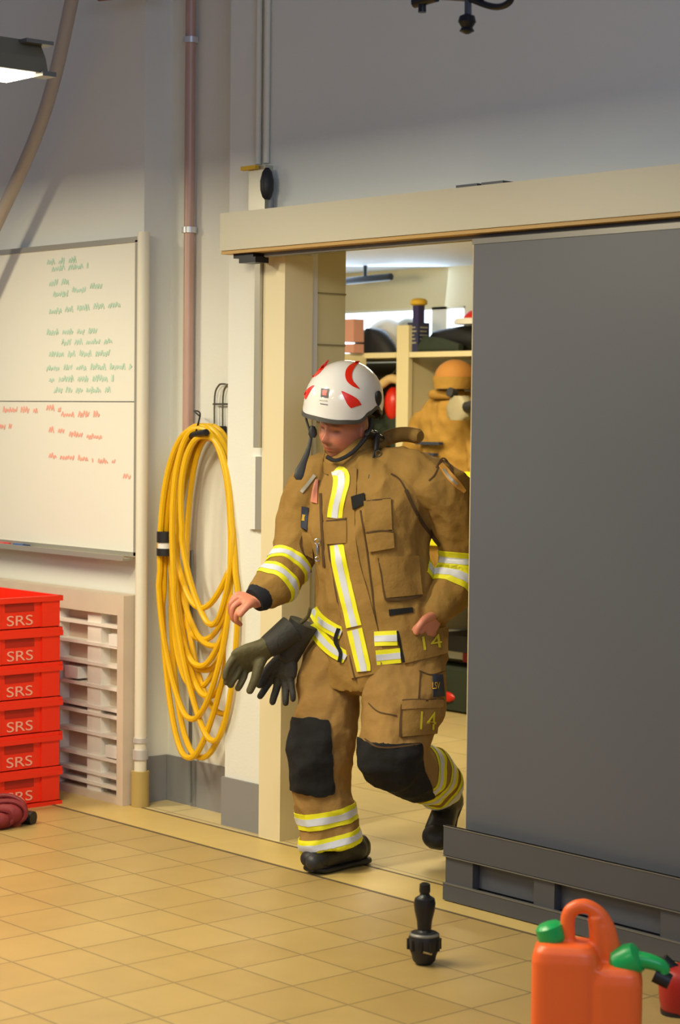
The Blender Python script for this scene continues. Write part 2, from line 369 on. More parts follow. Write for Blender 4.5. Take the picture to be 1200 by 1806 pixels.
# wire hook rack
wr_ = empty('wire_hose_hook', (-.5, .1, 1.55), label='bent wire rack on the wall holding the yellow hose', category='hook')
bm = BM()
for xo in (-.545, -.49):
    pts = [(xo-.055, .12, 1.56), (xo-.055, .12, 1.72), (xo-.03, .12, 1.765), (xo, .12, 1.772), (xo+.03, .12, 1.765), (xo+.045, .12, 1.72), (xo+.045, .12, 1.56)]
    tube(bm, smoothpath(pts, 4), .004, 6)
tube(bm, [(-.61, .12, 1.69), (-.43, .12, 1.69)], .004, 6)
finish(bm, 'wire_loop', m_wire, wr_)
bm = BM()
tube(bm, smoothpath([(-.70, .12, 1.64), (-.66, .06, 1.66), (-.58, .03, 1.65), (-.54, -.02, 1.58)], 5), .0035, 8)
tube(bm, [(-.66, .13, 1.565), (-.62, .0, 1.56), (-.46, -.03, 1.575)], .014, 10); bx(bm, -.67, -.54, .09, .135, 1.555, 1.60)
finish(bm, 'arm', m_blackm, wr_)
# yellow hose
bm = BM()
loops = [  # (x left, x right, z top, z bottom, y, r, skew)
 (-.82, -.37, 1.575, .86, .02, .0125, .0), (-.845, -.36, 1.585, .60, .055, .0125, -.02), (-.835, -.365, 1.60, .50, .035, .0125, .04),
 (-.825, -.35, 1.56, .43, .07, .0125, .08), (-.855, -.36, 1.59, .40, .0, .0125, -.03), (-.84, -.345, 1.57, .24, .045, .0125, -.03), (-.80, -.37, 1.59, .33, -.01, .0125, .1),
 (-.83, -.40, 1.55, .72, .075, .012, -.05), (-.72, -.38, 1.56, .80, -.01, .0125, .05), (-.85, -.37, 1.60, .235, .02, .0125, -.06), (-.86, -.40, 1.585, .62, .03, .0125, .02), (-.85, -.42, 1.57, .52, .06, .0125, -.04), (-.862, -.38, 1.60, .70, .075, .0125, .03)]
for xl, xr, zt, zb, y, r, sk in loops:
    pts = []; cx = (xl+xr)/2; hw = (xr-xl)/2; N = 64
    cx += .05
    for k in range(N):
        t = 2*math.pi*k/N; c, s = math.cos(t), math.sin(t)
        zz = (zt+zb)/2 + (zt-zb)/2*s
        bell = .95; c = math.copysign(abs(c)**.85, c)
        xx = cx + hw*c*(bell if s > 0 else (1-.25*abs(s)**2)) + sk*((zt-zz)/(zt-zb))
        pts.append((xx+.006*noise.noise(Vector((t, y*30, 1))), y+.012*math.sin(t*2+y*40), zz))
    tube(bm, pts, r, 8, closed=True)
ho = finish(bm, 'coiled_hose', m_hose, None, label='long yellow hose hung in many loops on the wall rack', category='hose')
cp = BM(); tube(cp, [(-.775, .0, 1.06), (-.775, .0, 1.09)], .034, 16); tube(cp, [(-.775, .0, 1.115), (-.775, .0, 1.16)], .034, 16); finish(cp, 'hose_coupling', m_black, ho)
cp = BM(); tube(cp, [(-.775, .0, 1.085), (-.775, .0, 1.12)], .029, 16); finish(cp, 'coupling_ring', m_white, ho)
bm = BM(); tube(bm, [(-.735, .11, .02), (-.735, .11, 1.08)], .008, 8); finish(bm, 'cable', m_grey, None, label='thin grey cable running down the wall behind the yellow hose', category='cable')
# exhaust hose, top left
bm = BM(); A = onplane(140, -60, 1, -.2); B = onplane(78, 200, 1, -.2); Cc = onplane(-22, 430, 1, -.2)
tube(bm, smoothpath([A, B, Cc, Cc+(Cc-B)*.6], 12), .029, 14)
finish(bm, 'exhaust_hose', m_duct, None, label='slanting beige hose hanging across the upper left wall', category='hose')
bm = BM(); A = onplane(175, -2, 1, -.1); B = onplane(238, -8, 1, -.1); tube(bm, [A+Vector((0, 0, .01)), B+Vector((0, 0, .01)), B+Vector((.3, 0, .03))], .02, 10); finish(bm, 'ceiling_pipe', mat('brown pipe', (128, 78, 54), .5), None, label='short brown pipe at the very top left', category='pipe')
# luminaire top left
La = LAMP
lm = empty('hanging_lamp', La, label='hanging strip lamp with bright underside at the upper left', category='lamp')
bm = BM(); prof = [(-.10, -.05), (.10, -.05), (.085, .0), (.05, .055), (-.05, .055), (-.085, 0)]
def prism(bm, prof, y0, y1, o):
    A = [bm.verts.new((o.x+a, o.y+y0, o.z+b)) for a, b in prof]; B = [bm.verts.new((o.x+a, o.y+y1, o.z+b)) for a, b in prof]
    n = len(prof)
    for k in range(n): bm.faces.new((A[k], A[(k+1) % n], B[(k+1) % n], B[k]))
    bm.faces.new(A[::-1]); bm.faces.new(B)
prism(bm, prof, -1.3, -.02, La); finish(bm, 'housing', m_housing, lm, smooth=False, bevel=.004)
bm = BM(); prism(bm, [(-.080, -.062), (.080, -.062), (.088, -.0502), (-.088, -.0502)], -1.27, -.06, La); finish(bm, 'diffuser', m_diff, lm, smooth=False)
bm = BM(); bx(bm, La.x+.05, La.x+.115, La.y-.05, La.y+.0, La.z-.06, La.z-.045); finish(bm, 'clip', m_guard2, lm, smooth=False, bevel=.003)
bm = BM(); bx(bm, La.x+.04, La.x+.1, La.y-.1, La.y+.0, La.z+.04, La.z+.052); finish(bm, 'clip', m_guard2, lm, smooth=False, bevel=.003)
bm = BM(); tube(bm, [La+Vector((0, -.3, .05)), La+Vector((0, -.3, 1.5))], .006, 8); finish(bm, 'suspension_wire', m_wire, lm)
# black track thing at top
A = onplane(735, -10, 1, -.9)
tk = empty('ceiling_track', A, label='black hanging track with a hook at the top edge of the view', category='track')
def P9(x, y): return onplane(x, y, 1, -.9)
bm = BM(); tube(bm, [P9(735, -14), P9(745, -2), P9(745, 22)], .012, 10); tube(bm, [P9(732, 5), P9(770, -6)], .016, 10); finish(bm, 'bracket', m_blackm, tk)
bm = BM(); tube(bm, smoothpath([P9(790, -22), P9(840, 2), P9(872, 12), P9(893, 8), P9(903, -6), P9(895, -30)], 5), .0095, 10); tube(bm, [P9(780, -8), P9(850, -4)], .013, 8); finish(bm, 'rail_bend', m_blackm, tk)
bm = BM(); tube(bm, [P9(826, -4), P9(826, 28)], .010, 8); finish(bm, 'hanger', m_guard, tk)
bm = BM(); lathe(bm, [(.006, .0), (.022, .008), (.016, .018), (.026, .034), (.022, .05), (.006, .058)], P9(824, 60), n=14); finish(bm, 'hook_block', m_blackm, tk)

# ------------------------------------------------------------------ whiteboard
wb = empty('whiteboard', (-1.9, -.02, 1.05), label='large whiteboard with green and red handwriting on the left wall', category='whiteboard')
bm = BM(); bx(bm, -2.75, -.945, -.03, -.005, 1.06, 2.37); finish(bm, 'board', m_wb, wb, smooth=False, bevel=.002)
bm = BM(); bx(bm, -2.77, -.928, -.036, -.002, 2.362, 2.385); bx(bm, -.948, -.928, -.036, -.002, 1.05, 2.37); bx(bm, -2.77, -.928, -.036, -.002, 1.045, 1.065); finish(bm, 'board_frame', m_alu, wb, smooth=False, bevel=.002)
bm = BM(); bx(bm, -2.75, -.945, -.0312, -.0295, 1.695, 1.699); finish(bm, 'board_seam', m_guard2, wb, smooth=False)
bm = BM(); bx(bm, -2.72, -.95, -.085, -.03, 1.03, 1.04); bx(bm, -2.72, -.95, -.09, -.083, 1.03, 1.052); finish(bm, 'pen_tray', m_alu, wb, smooth=False)
def scribble(rows, mt, nm, seed):
    rnd = random.Random(seed); bm = BM()
    for x0, x1, z, slope in rows:
        x = x0; h = .022
        while x < x1:
            wl = min(rnd.uniform(.05, .13), x1-x); pts = []; n = max(4, int(wl/.009)); zz = z+(x-x0)*slope
            for k in range(n):
                pts.append((x+wl*k/n+rnd.uniform(-.003, .003), zz+(h if k % 2 else -h*.4)*rnd.uniform(.3, 1)))
            for (a, b), (c, d_) in zip(pts, pts[1:]):
                t = Vector((c-a, d_-b)).normalized(); nx, nz = -t.y*.0036, t.x*.0036
                y = -.0312-rnd.random()*.0012
                bm.faces.new([bm.verts.new(v) for v in ((a-nx, y, b-nz), (c-nx, y, d_-nz), (c+nx, y, d_+nz), (a+nx, y, b+nz))])
            x += wl+.022
    finish(bm, nm, mt, wb, smooth=False)
zrow = lambda y: onplane(150, y, 1, -.03).z
gr = [(-1.62, -1.38, zrow(459), 0), (-1.58, -1.30, zrow(471), 0), (-1.60, -1.42, zrow(497), 0), (-1.57, -1.17, zrow(518), .09), (-1.6, -1.05, zrow(548), .03), (-1.62, -1.22, zrow(586), 0), (-1.5, -1.1, zrow(605), 0), (-1.6, -1.12, zrow(626), 0),
      (-1.62, -.97, zrow(650), 0), (-1.6, -1.1, zrow(670), 0), (-1.56, -1.12, zrow(690), 0)]
scribble(gr, m_green, 'green_handwriting', 3)
rr = [(-2.1, -1.68, zrow(726), 0), (-2.06, -1.9, zrow(757), 0), (-1.62, -1.5, zrow(722), -.05), (-1.5, -1.2, zrow(733), 0), (-1.6, -1.45, zrow(762), 0), (-1.44, -1.18, zrow(768), -.05), (-1.6, -1.26, zrow(808), -.03), (-1.22, -1.08, zrow(813), 0), (-1.03, -.97, zrow(838), 0)]
scribble(rr, m_redink, 'red_handwriting', 5)
def marker(x, mt, capm, lab):
    o = empty('marker_pen', (x, -.058, 1.048), label=lab, category='pen')
    bm = BM(); tube(bm, [(x, -.058, 1.049), (x+.085, -.058, 1.049)], .008, 10); finish(bm, 'pen_body', mt, o)
    bm = BM(); tube(bm, [(x+.085, -.058, 1.049), (x+.125, -.058, 1.049)], [.009, .0075], 10); finish(bm, 'pen_cap', capm, o)
marker(-2.0, mat('red marker', (206, 84, 80), .4), mat('red cap', (200, 60, 60), .4), 'red marker pen on the whiteboard tray')
marker(-1.84, m_blue, mat('dark cap', (40, 56, 90), .4), 'blue marker pen with dark cap on the whiteboard tray')

# ------------------------------------------------------------------ white plastic pallet standing against the wall
pt = empty('plastic_pallet', (-1.5, -.1, 0), label='white plastic pallet standing upright against the wall behind the red crates', category='pallet')
px0, px1, py0, py1 = -2.14, -.928, -.098, -.010
bm = BM()
bx(bm, px0+.045, px1-.045, py1-.02, py1, .03, .80); bx(bm, px1-.045, px1, py0, py1, 0, .80); bx(bm, px0, px0+.045, py0, py1, 0, .80); bx(bm, px0, px1, py0, py1, .80, .885); bx(bm, px0+.045, px1-.045, py0, py1, 0, .03)
finish(bm, 'deck', m_pinkbeige, pt, smooth=False)
for z in (.055, .10, .17, .27, .355, .385, .475, .57, .655, .74):
    bm = BM(); bx(bm, px0+.04, px1-.04, py0+.012, py1-.015, z, z+.014); finish(bm, 'rib', m_whpl, pt, smooth=False, bevel=.002)
for x in (-1.17, -1.48, -1.79):
    bm = BM(); bx(bm, x-.05, x+.05, py0+.02, py1-.015, .02, .82); finish(bm, 'runner', m_whpl, pt, smooth=False, bevel=.004)
for x, z in ((-1.0, .665), (-1.02, .19), (-1.33, .5)):
    bm = BM(); bx(bm, x-.05, x+.05, py0+.01, py1-.015, z, z+.05); finish(bm, 'block', m_white, pt, smooth=False, bevel=.006)

# ------------------------------------------------------------------ red crates
words = ['topmost', 'second from the top', 'third from the top', 'third from the bottom', 'second from the bottom', 'bottom']
def crate_parts(o, z):
    x1, x0, y1, y0 = -1.125, -1.72, -.27, -.67; h = .150
    bm = BM()
    e = .012
    a = [(x0+e, y0+e), (x1-e, y0+e), (x1-e, y1-e), (x0+e, y1-e)]
    t = .006
    # walls and bottom as an open tray
    bx(bm, x1-e-t, x1-e, y0+e, y1-e, z+.012, z+h-.01); bx(bm, x0+e, x0+e+t, y0+e, y1-e, z+.012, z+h-.01)
    bx(bm, x0+e, x1-e, y0+e, y0+e+t, z+.012, z+h-.01); bx(bm, x0+e, x1-e, y1-e-t, y1-e, z+.012, z+h-.01)
    bx(bm, x0+e, x1-e, y0+e, y1-e, z+.012, z+.02)
    # vertical stiffeners near the corners
    for yy in (y0+.012, y1-.10): bx(bm, x1-e, x1-.004, yy, yy+.088, z+.02, z+h-.02)
    finish(bm, 'crate_body', m_redpl, o, smooth=False, bevel=.002)
    bm = BM()
    for za, zb, q in ((z+h-.024, z+h-.002, 0.), (z+.0, z+.016, .006)):
        bx(bm, x1-.016-q, x1+.004-q, y0, y1, za, zb); bx(bm, x0, x0+.016, y0, y1, za, zb); bx(bm, x0, x1, y0, y0+.016, za, zb); bx(bm, x0, x1, y1-.016, y1, za, zb)
    finish(bm, 'rim', m_redpl, o, smooth=False, bevel=.003)
    bm = BM(); bx(bm, x1-.013, x1-.010, -.545, -.405, z+.088, z+.122); finish(bm, 'grip_shade', m_redshade, o, smooth=False)  # flat darker plate paints the shade of a hand grip
    text_obj('printed_letters', 'SRS', .075, (x1-.0085, -.475, z+.05), (0, 1.15, 0), (0, 0, .8), m_print, o)
for k in range(6):
    z = .147*(5-k)
    o = empty('plastic_crate', (-1.42, -.47, z), label='red plastic crate, %s of the stack of six on the left' % words[k], category='crate', group='stacked red crates')
    crate_parts(o, z)
    if k % 2: o.location.y += .004; o.location.x -= .004

# ------------------------------------------------------------------ dark red strap bundle
sbn = empty('strap_bundle', (-.85, -.72, 0), label='dark red rolled strap bundle on the floor before the red crates', category='strap')
bm = BM(); c0 = onplane(10, 1462, 2, 0.)
for k, (dx, dy, rr_, tl) in enumerate(((0, 0, .055, 0), (.015, -.05, .04, .2), (-.06, .03, .06, -.2))):
    for q in range(3):
        r2 = rr_*(1-.28*q); pts = []
        for t in range(24):
            a = 2*math.pi*t/24
            pts.append(c0+Vector((dx-.02, dy+.02, rr_+.004))+RW*(1.35*r2*math.cos(a))+Vector((0, 0, 1))*(r2*.85*math.sin(a))+D*(tl*.1*math.cos(a)+.01*q))
        tube(bm, pts, .0105, 8, closed=True)
    ball(bm, c0+Vector((dx, dy, rr_))+D*.02, (RW*rr_*1.2, D*.03, Vector((0, 0, rr_*.8))), 10)
finish(bm, 'rolled_strap', m_strap, sbn)
bm = BM(); tube(bm, [c0+RW*.05+D*.12+Vector((0, 0, .03)), c0+RW*.095+D*.1+Vector((0, 0, .028))], .028, 12); finish(bm, 'buckle', m_black, sbn)

# ------------------------------------------------------------------ nozzle
nb = onplane(748, 1700, 2, 0.)
nz = empty('hose_nozzle', nb, label='black hose nozzle standing upright on the tiles', category='nozzle')
bm = BM(); lathe(bm, [(.022, 0), (.034, .012), (.038, .03), (.046, .048), (.048, .075), (.044, .092), (.030, .10)], nb, n=28); finish(bm, 'bumper', m_black, nz)
bm = BM(); lathe(bm, [(.026, .098), (.021, .105), (.023, .13), (.031, .165), (.033, .185), (.030, .20), (.017, .208), (.014, .214), (.017, .222), (.016, .243), (.010, .247)], nb, n=28); finish(bm, 'barrel', m_blackm, nz)
bm = BM(); lathe(bm, [(.0455, .088), (.0462, .092), (.040, .0965), (.0395, .0935)], nb, n=28); finish(bm, 'steel_ring', m_guard2, nz)
bm = BM()
for k in range(10):
    a = 2*math.pi*k/10+.3; c = nb+Vector((math.cos(a)*.047, math.sin(a)*.047, .062)); tube(bm, [c-Vector((0, 0, .016)), c+Vector((0, 0, .016))], .006, 8)
finish(bm, 'grip_lugs', m_blackm, nz)
bm = BM(); c = nb-D*.046; tube(bm, [c+RW*-.005+Vector((0, 0, .046)), c+RW*.022+Vector((0, 0, .038))+D*.006], .0035, 8); finish(bm, 'pale_mark', m_boot, nz)

# ------------------------------------------------------------------ orange fuel can
jb = onplane(1033, 1850, 2, 0.)
jx = Vector((RW.x, RW.y, 0)).normalized(); jy = Vector((0, 0, 1)).cross(jx)
ja = math.radians(-8); jx, jy = jx*math.cos(ja)+jy*math.sin(ja), -jx*math.sin(ja)+jy*math.cos(ja)
jc = empty('fuel_can', jb, label='orange double fuel can with green caps on the floor, lower right', category='fuel can')
def JP(x, y, z): return jb+jx*x+jy*y+Vector((0, 0, z))
bm = BM()
for (cx, hw, hd, top) in ((-.055, .088, .075, .285), (.075, .070, .075, .235)):
    loft(bm, [(JP(cx, 0, z), jx*(hw*k), jy*(hd*k)) for z, k in ((0, .94), (.012, 1), (top*.5, 1.0), (top-.045, 1.0), (top-.02, .93), (top-.004, .78), (top, .6))], n=32, e=4.5)
loft(bm, [(JP(.012, 0, z), jx*.045, jy*(.068)) for z in (.005, .10, .20, .225)], n=20, e=4)
# handle: sloping arched loop
hp = [(-.045, .0, .26), (-.052, 0, .32), (-.045, 0, .362), (-.010, 0, .378), (.028, 0, .36), (.052, 0, .325), (.066, 0, .28), (.085, 0, .225)]
tube(bm, smoothpath([JP(*p) for p in hp], 5), .0195, 14)
tube(bm, smoothpath([JP(.022, 0, .352), JP(.028, 0, .31), JP(.03, 0, .22)], 5), .024, 14); tube(bm, smoothpath([JP(.036, 0, .33), JP(.05, 0, .29), JP(.062, 0, .22)], 5), .023, 14)
bj = remesh(bm, .004, 5); finish(bj, 'can_body', m_orange, jc)
bm = BM(); tube(bm, [JP(-.06, -.03, .15), JP(-.06, -.03, .151)], .001, 4); bm.free()
bm = BM()
lathe(bm, [(.026, -.012), (.036, 0), (.038, .01), (.037, .038), (.026, .048), (.004, .05)], JP(-.088, 0, .283), axis=JP(-.02, 0, .06)-jb, n=20)
finish(bm, 'small_cap', m_greenpl, jc)
bm = BM()
ax = (jx*.62-jy*.15+Vector((0, 0, .35))).normalized(); o2 = JP(.088, -.01, .232)
lathe(bm, [(.028, -.02), (.042, -.006), (.044, .03), (.038, .05), (.022, .058), (.005, .06)], o2, axis=ax, n=22)
for k in range(9):
    a = 2*math.pi*k/9; u_ = ax.cross(jy).normalized(); v_ = ax.cross(u_); c = o2+u_*(.037*math.cos(a))+v_*(.037*math.sin(a)); tube(bm, [c+ax*.002, c+ax*.028], .004, 6)
finish(bm, 'spout_cap', m_greenpl, jc)
bm = BM(); tube(bm, smoothpath([o2+ax*.03, o2+ax*.06+jx*.02-Vector((0, 0, .015)), o2+ax*.07+jx*.05-Vector((0, 0, .035)), JP(.19, -.02, .20)], 4), [.026, .025, .024, .022, .021, .02, .019, .018, .017, .016, .015, .014, .014], 12)
finish(bm, 'green_spout', m_greenpl, jc)
bm = BM(); tube(bm, [JP(.175, -.02, .212), JP(.215, -.025, .195)], .021, 12); finish(bm, 'black_tip', m_black, jc)
# red can at the right edge
rb = onplane(1215, 1786, 2, 0.)
rc = empty('petrol_can', rb, label='small red petrol can at the right edge behind the orange fuel can', category='fuel can')
bm = BM(); loft(bm, [(rb+Vector((0, 0, z)), jx*(.085*k), jy*(.07*k)) for z, k in ((.0, .82), (.01, .9), (.04, .97), (.08, 1), (.11, .95), (.125, .8), (.132, .5))], n=28, e=2.6); finish(bm, 'can_body', m_redcan, rc)
bm = BM(); tube(bm, [rb+jx*-.04+Vector((0, 0, .115)), rb+jx*-.075+Vector((0, 0, .145))], .02, 12); finish(bm, 'black_cap', m_black, rc)
bm = BM(); loft(bm, [(rb+Vector((0, 0, z)), jx*.078, jy*.062) for z in (0.0, .012)], n=24, e=3); finish(bm, 'foot', m_black, rc)

# ------------------------------------------------------------------ changing room behind the doorway
WY = 3.0
wd = empty('coat_wardrobe', (-2.5, WY, 0), label='open cream wardrobe rack with shelf and divider in the room behind', category='wardrobe')
for x, wdt in ((-3.75, .05), (-2.60, .10), (-1.35, .05)):
    bm = BM(); bx(bm, x, x+wdt, WY, WY+.03, .1, 2.17); bx(bm, x+.03, x+wdt-.02, WY+.03, WY+.6, .1, 2.02); finish(bm, 'side_panel', m_cabin, wd, smooth=False, bevel=.003)
for xa, xb in ((-3.70, -2.60), (-2.485, -1.35)):
    bm = BM(); bx(bm, xa, xb, WY-.01, WY+.6, 1.985, 2.015); finish(bm, 'shelf', m_cabin, wd, smooth=False, bevel=.004)
    bm = BM(); bx(bm, xa, xb, WY+.05, WY+.6, .36, .40); finish(bm, 'bench_board', m_grey, wd, smooth=False, bevel=.004)
    bm = BM(); tube(bm, [(xa, WY+.28, 1.88), (xb, WY+.28, 1.88)], .013, 10); finish(bm, 'hanging_bar', m_wire, wd)
bm = BM(); bx(bm, -3.75, -1.3, WY+.62, WY+.64, .1, 1.98); finish(bm, 'rack_back', mat('rack back sheet', (74, 66, 44), .8), wd, smooth=False)
m_dk = m_black
SZ = 2.015
def dome(bm, c, a, b, h, n=12):
    secs = []
    for i in range(n):
        t = (math.pi/2)*i/(n-.4); secs.append((Vector(c)+Vector((0, 0, h*math.sin(t))), Vector((a*math.cos(t), 0, 0)), Vector((0, b*math.cos(t), 0))))
    loft(bm, secs, n=24, e=2.2)
def W3(x, y=0): return onplane(x, 620, 1, WY+.12+y).x
h1 = empty('white_helmet', (W3(640), WY+.2, SZ), label='white helmet with dark visor on the left of the wardrobe shelf', category='helmet', group='helmets on the wardrobe shelf')
bm = BM(); dome(bm, (W3(643), WY+.30, SZ+.03), .15, .14, .19); finish(bm, 'shell', m_white, h1)
bm = BM(); loft(bm, [((W3(660), WY+.12, SZ+z), (a_, 0, 0), (0, .06, 0)) for z, a_ in ((.002, .2), (.05, .17), (.10, .12), (.135, .07), (.15, .02))], n=20); finish(bm, 'visor', m_black, h1)
h2 = empty('grey_helmet', (W3(715), WY+.3, SZ), label='pale grey rounded helmet on the shelf beside the purple carton', category='helmet', group='helmets on the wardrobe shelf')
bm = BM(); dome(bm, (W3(702, .2), WY+.40, SZ+.03), .13, .13, .20); finish(bm, 'shell', m_alu, h2)
bm = BM(); bx(bm, W3(702, .2)-.14, W3(702, .2)+.14, WY+.27, WY+.53, SZ+.002, SZ+.035); finish(bm, 'brim', m_alu, h2, bevel=.01)
bt = empty('purple_carton', (W3(738), WY+.1, SZ), label='tall navy purple container with yellow lid on the wardrobe shelf', category='container')
cx = W3(738, -.05); cy = WY+.07
bm = BM(); bx(bm, cx-.045, cx+.045, cy-.045, cy+.045, SZ, SZ+.17); finish(bm, 'container_body', mat('navy label', (48, 50, 84), .5), bt, smooth=False, bevel=.008)
bm = BM(); bx(bm, cx-.024, cx+.024, cy-.024, cy+.024, SZ+.17, SZ+.27); finish(bm, 'neck', m_purple, bt, smooth=False, bevel=.006)
bm = BM(); lathe(bm, [(.03, 0), (.05, .008), (.05, .028), (.035, .04), (.01, .044)], (cx, cy, SZ+.268), n=20); finish(bm, 'yellow_lid', m_patchy, bt)
bm = BM()
for k in range(5): bx(bm, cx-.03, cx+.03-.008*(k % 3), cy-.0475, cy-.045, SZ+.05+.022*k, SZ+.058+.022*k); bx(bm, cx+.045, cx+.0475, cy-.03, cy+.03-.008*(k % 2), SZ+.05+.022*k, SZ+.058+.022*k)
finish(bm, 'print_lines', m_alu, bt, smooth=False)
bg = empty('dark_pack', (W3(795), WY+.2, SZ), label='black and dark green pack lying on the right of the wardrobe shelf', category='bag')
bm = BM(); loft(bm, [((x, WY+.2, SZ+.002+h/2), (0, .13, 0), (0, 0, h/2)) for x, h in ((W3(757), .06), (W3(770), .13), (W3(790), .14), (W3(815), .15), (W3(840), .13), (W3(862), .05))], n=20, e=3); finish(bm, 'pack_body', m_black, bg)
bm = BM(); loft(bm, [((x, WY+.045, SZ+.002+h/2), (0, .02, 0), (0, 0, h/2)) for x, h in ((W3(758), .04), (W3(765), .09), (W3(800), .075), (W3(830), .04))], n=16, e=3); finish(bm, 'green_flap', m_greenpk, bg)
rw = empty('red_white_cap', (W3(826), WY+.3, SZ+.15), label='red and white cap on top of the dark pack', category='cap')
bm = BM(); dome(bm, (W3(830), WY+.18, SZ+.185), .09, .08, .055); finish(bm, 'red_crown', m_hred, rw)
bm = BM(); loft(bm, [((W3(826), WY+.17, SZ+z), (a_, 0, 0), (0, .1, 0)) for z, a_ in ((.155, .12), (.175, .13), (.188, .1))], n=20); finish(bm, 'white_band', m_white, rw)
# pinned papers on the partition
for (xa, ya, yb, lab) in ((607, 563, 603, 'pink notice sheet, upper one behind the door frame'), (607, 607, 622, 'pink notice strip, lower one behind the door frame')):
    A = onplane(xa, ya, 1, 2.9); B = onplane(xa+17, yb, 1, 2.9)
    bm = BM(); bx(bm, A.x, B.x, 2.9, 2.98, B.z, A.z); finish(bm, 'pink_box', m_pink, None, smooth=False, label=lab.replace('notice sheet', 'carton').replace('notice strip', 'carton'), category='box')
# side cupboard those boxes rest against
bm = BM(); A = onplane(600, 622, 1, 2.9); bx(bm, A.x-.35, A.x+.12, 2.75, 3.0, 0, A.z-.02); finish(bm, 'side_cupboard', m_cabin, None, smooth=False, bevel=.004, label='narrow cream cupboard left of the wardrobe, mostly hidden by the helmet', category='cupboard')

def coat(x, y, zt, zb, hw, lab, mt=m_coat, seed=0, hood=True):
    o = empty('turnout_coat', (x, y, zb), label=lab, category='coat', group='coats hanging in the wardrobe')
    bm = BM(); H = zt-zb
    secs = []
    for t, a_, b_ in ((0, .95, .8), (.08, 1., .85), (.4, .92, .75), (.68, .95, .8), (.84, .98, .75), (.92, .8, .6), (.97, .5, .45), (1, .26, .3)):
        secs.append(((x+.02*math.sin(7*t+seed), y, zb+H*t), (hw*a_, 0, 0), (0, .15*b_, 0)))
    loft(bm, secs, n=28, e=2.4)
    for s in (-1, 1):
        tube(bm, smoothpath([(x+s*hw*.75, y, zb+H*.86), (x+s*hw*1.05, y-.03, zb+H*.55), (x+s*hw*1.0, y-.08, zb+H*.22)], 5), [.085]*11, 14)
    def dsp(p, n): return .030*noise.noise(Vector((p.x*9+seed, p.y*9, p.z*3.5)))+.016*noise.noise(p*20)
    body = remesh(bm, .014, 3, disp=dsp); finish(body, 'coat_body', mt, o)
    for zz in (zb+H*.16, zb+H*.27):
        bm = BM(); loft(bm, [((x, y, zz+d_), (hw*1.05, 0, 0), (0, .150, 0)) for d_ in (0, .055)], n=28, e=2.4); finish(bm, 'yellow_band', m_yel, o)
    for zz in (zb+H*.40, zb+H*.50):
        for s in (-1, 1):
            bm = BM(); tube(bm, [(x+s*hw*1.03, y-.045, zz), (x+s*hw*1.04, y-.036, zz+.045)], .091, 16); finish(bm, 'sleeve_band', m_yel, o)
    bm = BM(); bx(bm, x-hw*.5, x+hw*.25, y-.165, y-.13, zb+H*.70, zb+H*.715); bx(bm, x-hw*.45, x+hw*.1, y-.165, y-.13, zb+H*.64, zb+H*.655); finish(bm, 'chest_label', m_patch, o, smooth=False)
    if hood:
        bm = BM(); tube(bm, smoothpath([(x-.10, y-.02, zt-.03), (x-.06, y-.09, zt-.03), (x+.06, y-.09, zt-.03), (x+.10, y-.02, zt-.03)], 5), .028, 12); finish(bm, 'collar', mt, o)
    return o
xq = lambda p, y: onplane(p, 700, 1, y).x
coat(xq(790, 2.82), 2.86, 1.80, .78, .25, 'yellow turnout coat hanging nearest the door edge', seed=1)
coat(xq(862, 3.05), 3.12, 1.84, .80, .17, 'yellow turnout coat half hidden by the grey door', seed=4)
coat(xq(752, 3.05), 3.22, 1.78, .85, .14, 'ochre turnout coat hanging behind the divider, only its edge in view', seed=8, hood=False)
cg = coat(xq(676, 3.05), 3.2, 1.72, .9, .17, 'dark green coat hanging left of the divider behind the man', mt=m_greenpk, seed=2, hood=False)
# helmet hung above coats
hh = empty('ochre_helmet', (xq(812, 2.84), 2.84, 1.86), label='ochre helmet hanging above the yellow coats', category='helmet')
bm = BM(); dome(bm, (xq(812, 2.84), 2.80, 1.86), .11, .11, .10); finish(bm, 'shell', mat('ochre shell', (160, 108, 42), .8), hh)
bm = BM(); loft(bm, [((xq(812, 2.84), 2.78, 1.80), (.10, 0, 0), (0, .09, 0)), ((xq(812, 2.84), 2.79, 1.865), (.118, 0, 0), (0, .11, 0))], n=20); finish(bm, 'face_opening', m_coat, hh)
mk = empty('breathing_mask', (xq(808, 2.7), 2.69, 1.70), label='grey face mask with black valve hung on the yellow coats', category='mask')
bm = BM(); c = Vector((xq(812, 2.66), 2.66, 1.70)); loft(bm, [(c+Vector((0, 0, z)), (a_, 0, 0), (0, .04, 0)) for z, a_ in ((-.07, .05), (-.05, .08), (.0, .085), (.04, .06), (.06, .04))], n=20, e=3); finish(bm, 'mask_body', mat('pale mask', (140, 132, 104), .6), mk)
bm = BM(); tube(bm, [c+Vector((-.03, -.01, .07)), c+Vector((-.03, -.05, .08))], .026, 14); finish(bm, 'valve', m_black, mk)
bm = BM(); tube(bm, [c+Vector((.07, -.02, .0)), c+Vector((.15, -.03, .01))], .03, 12); finish(bm, 'valve', m_black, mk)
hg = empty('coat_hanger', (xq(690, 3.0), 3.1, 1.8), label='pale wooden coat hanger just left of the divider', category='hanger')
bm = BM(); pts = [onplane(p, q, 1, 3.06) for p, q in ((660, 690), (676, 676), (690, 668), (705, 671), (718, 676))]; tube(bm, smoothpath(pts, 5), .026, 12); finish(bm, 'shoulder', m_wood, hg)
bm = BM(); tube(bm, [pts[2]+Vector((0, 0, .02)), pts[2]+Vector((0, .1, .10))], .004, 8); finish(bm, 'hook', m_wire, hg)
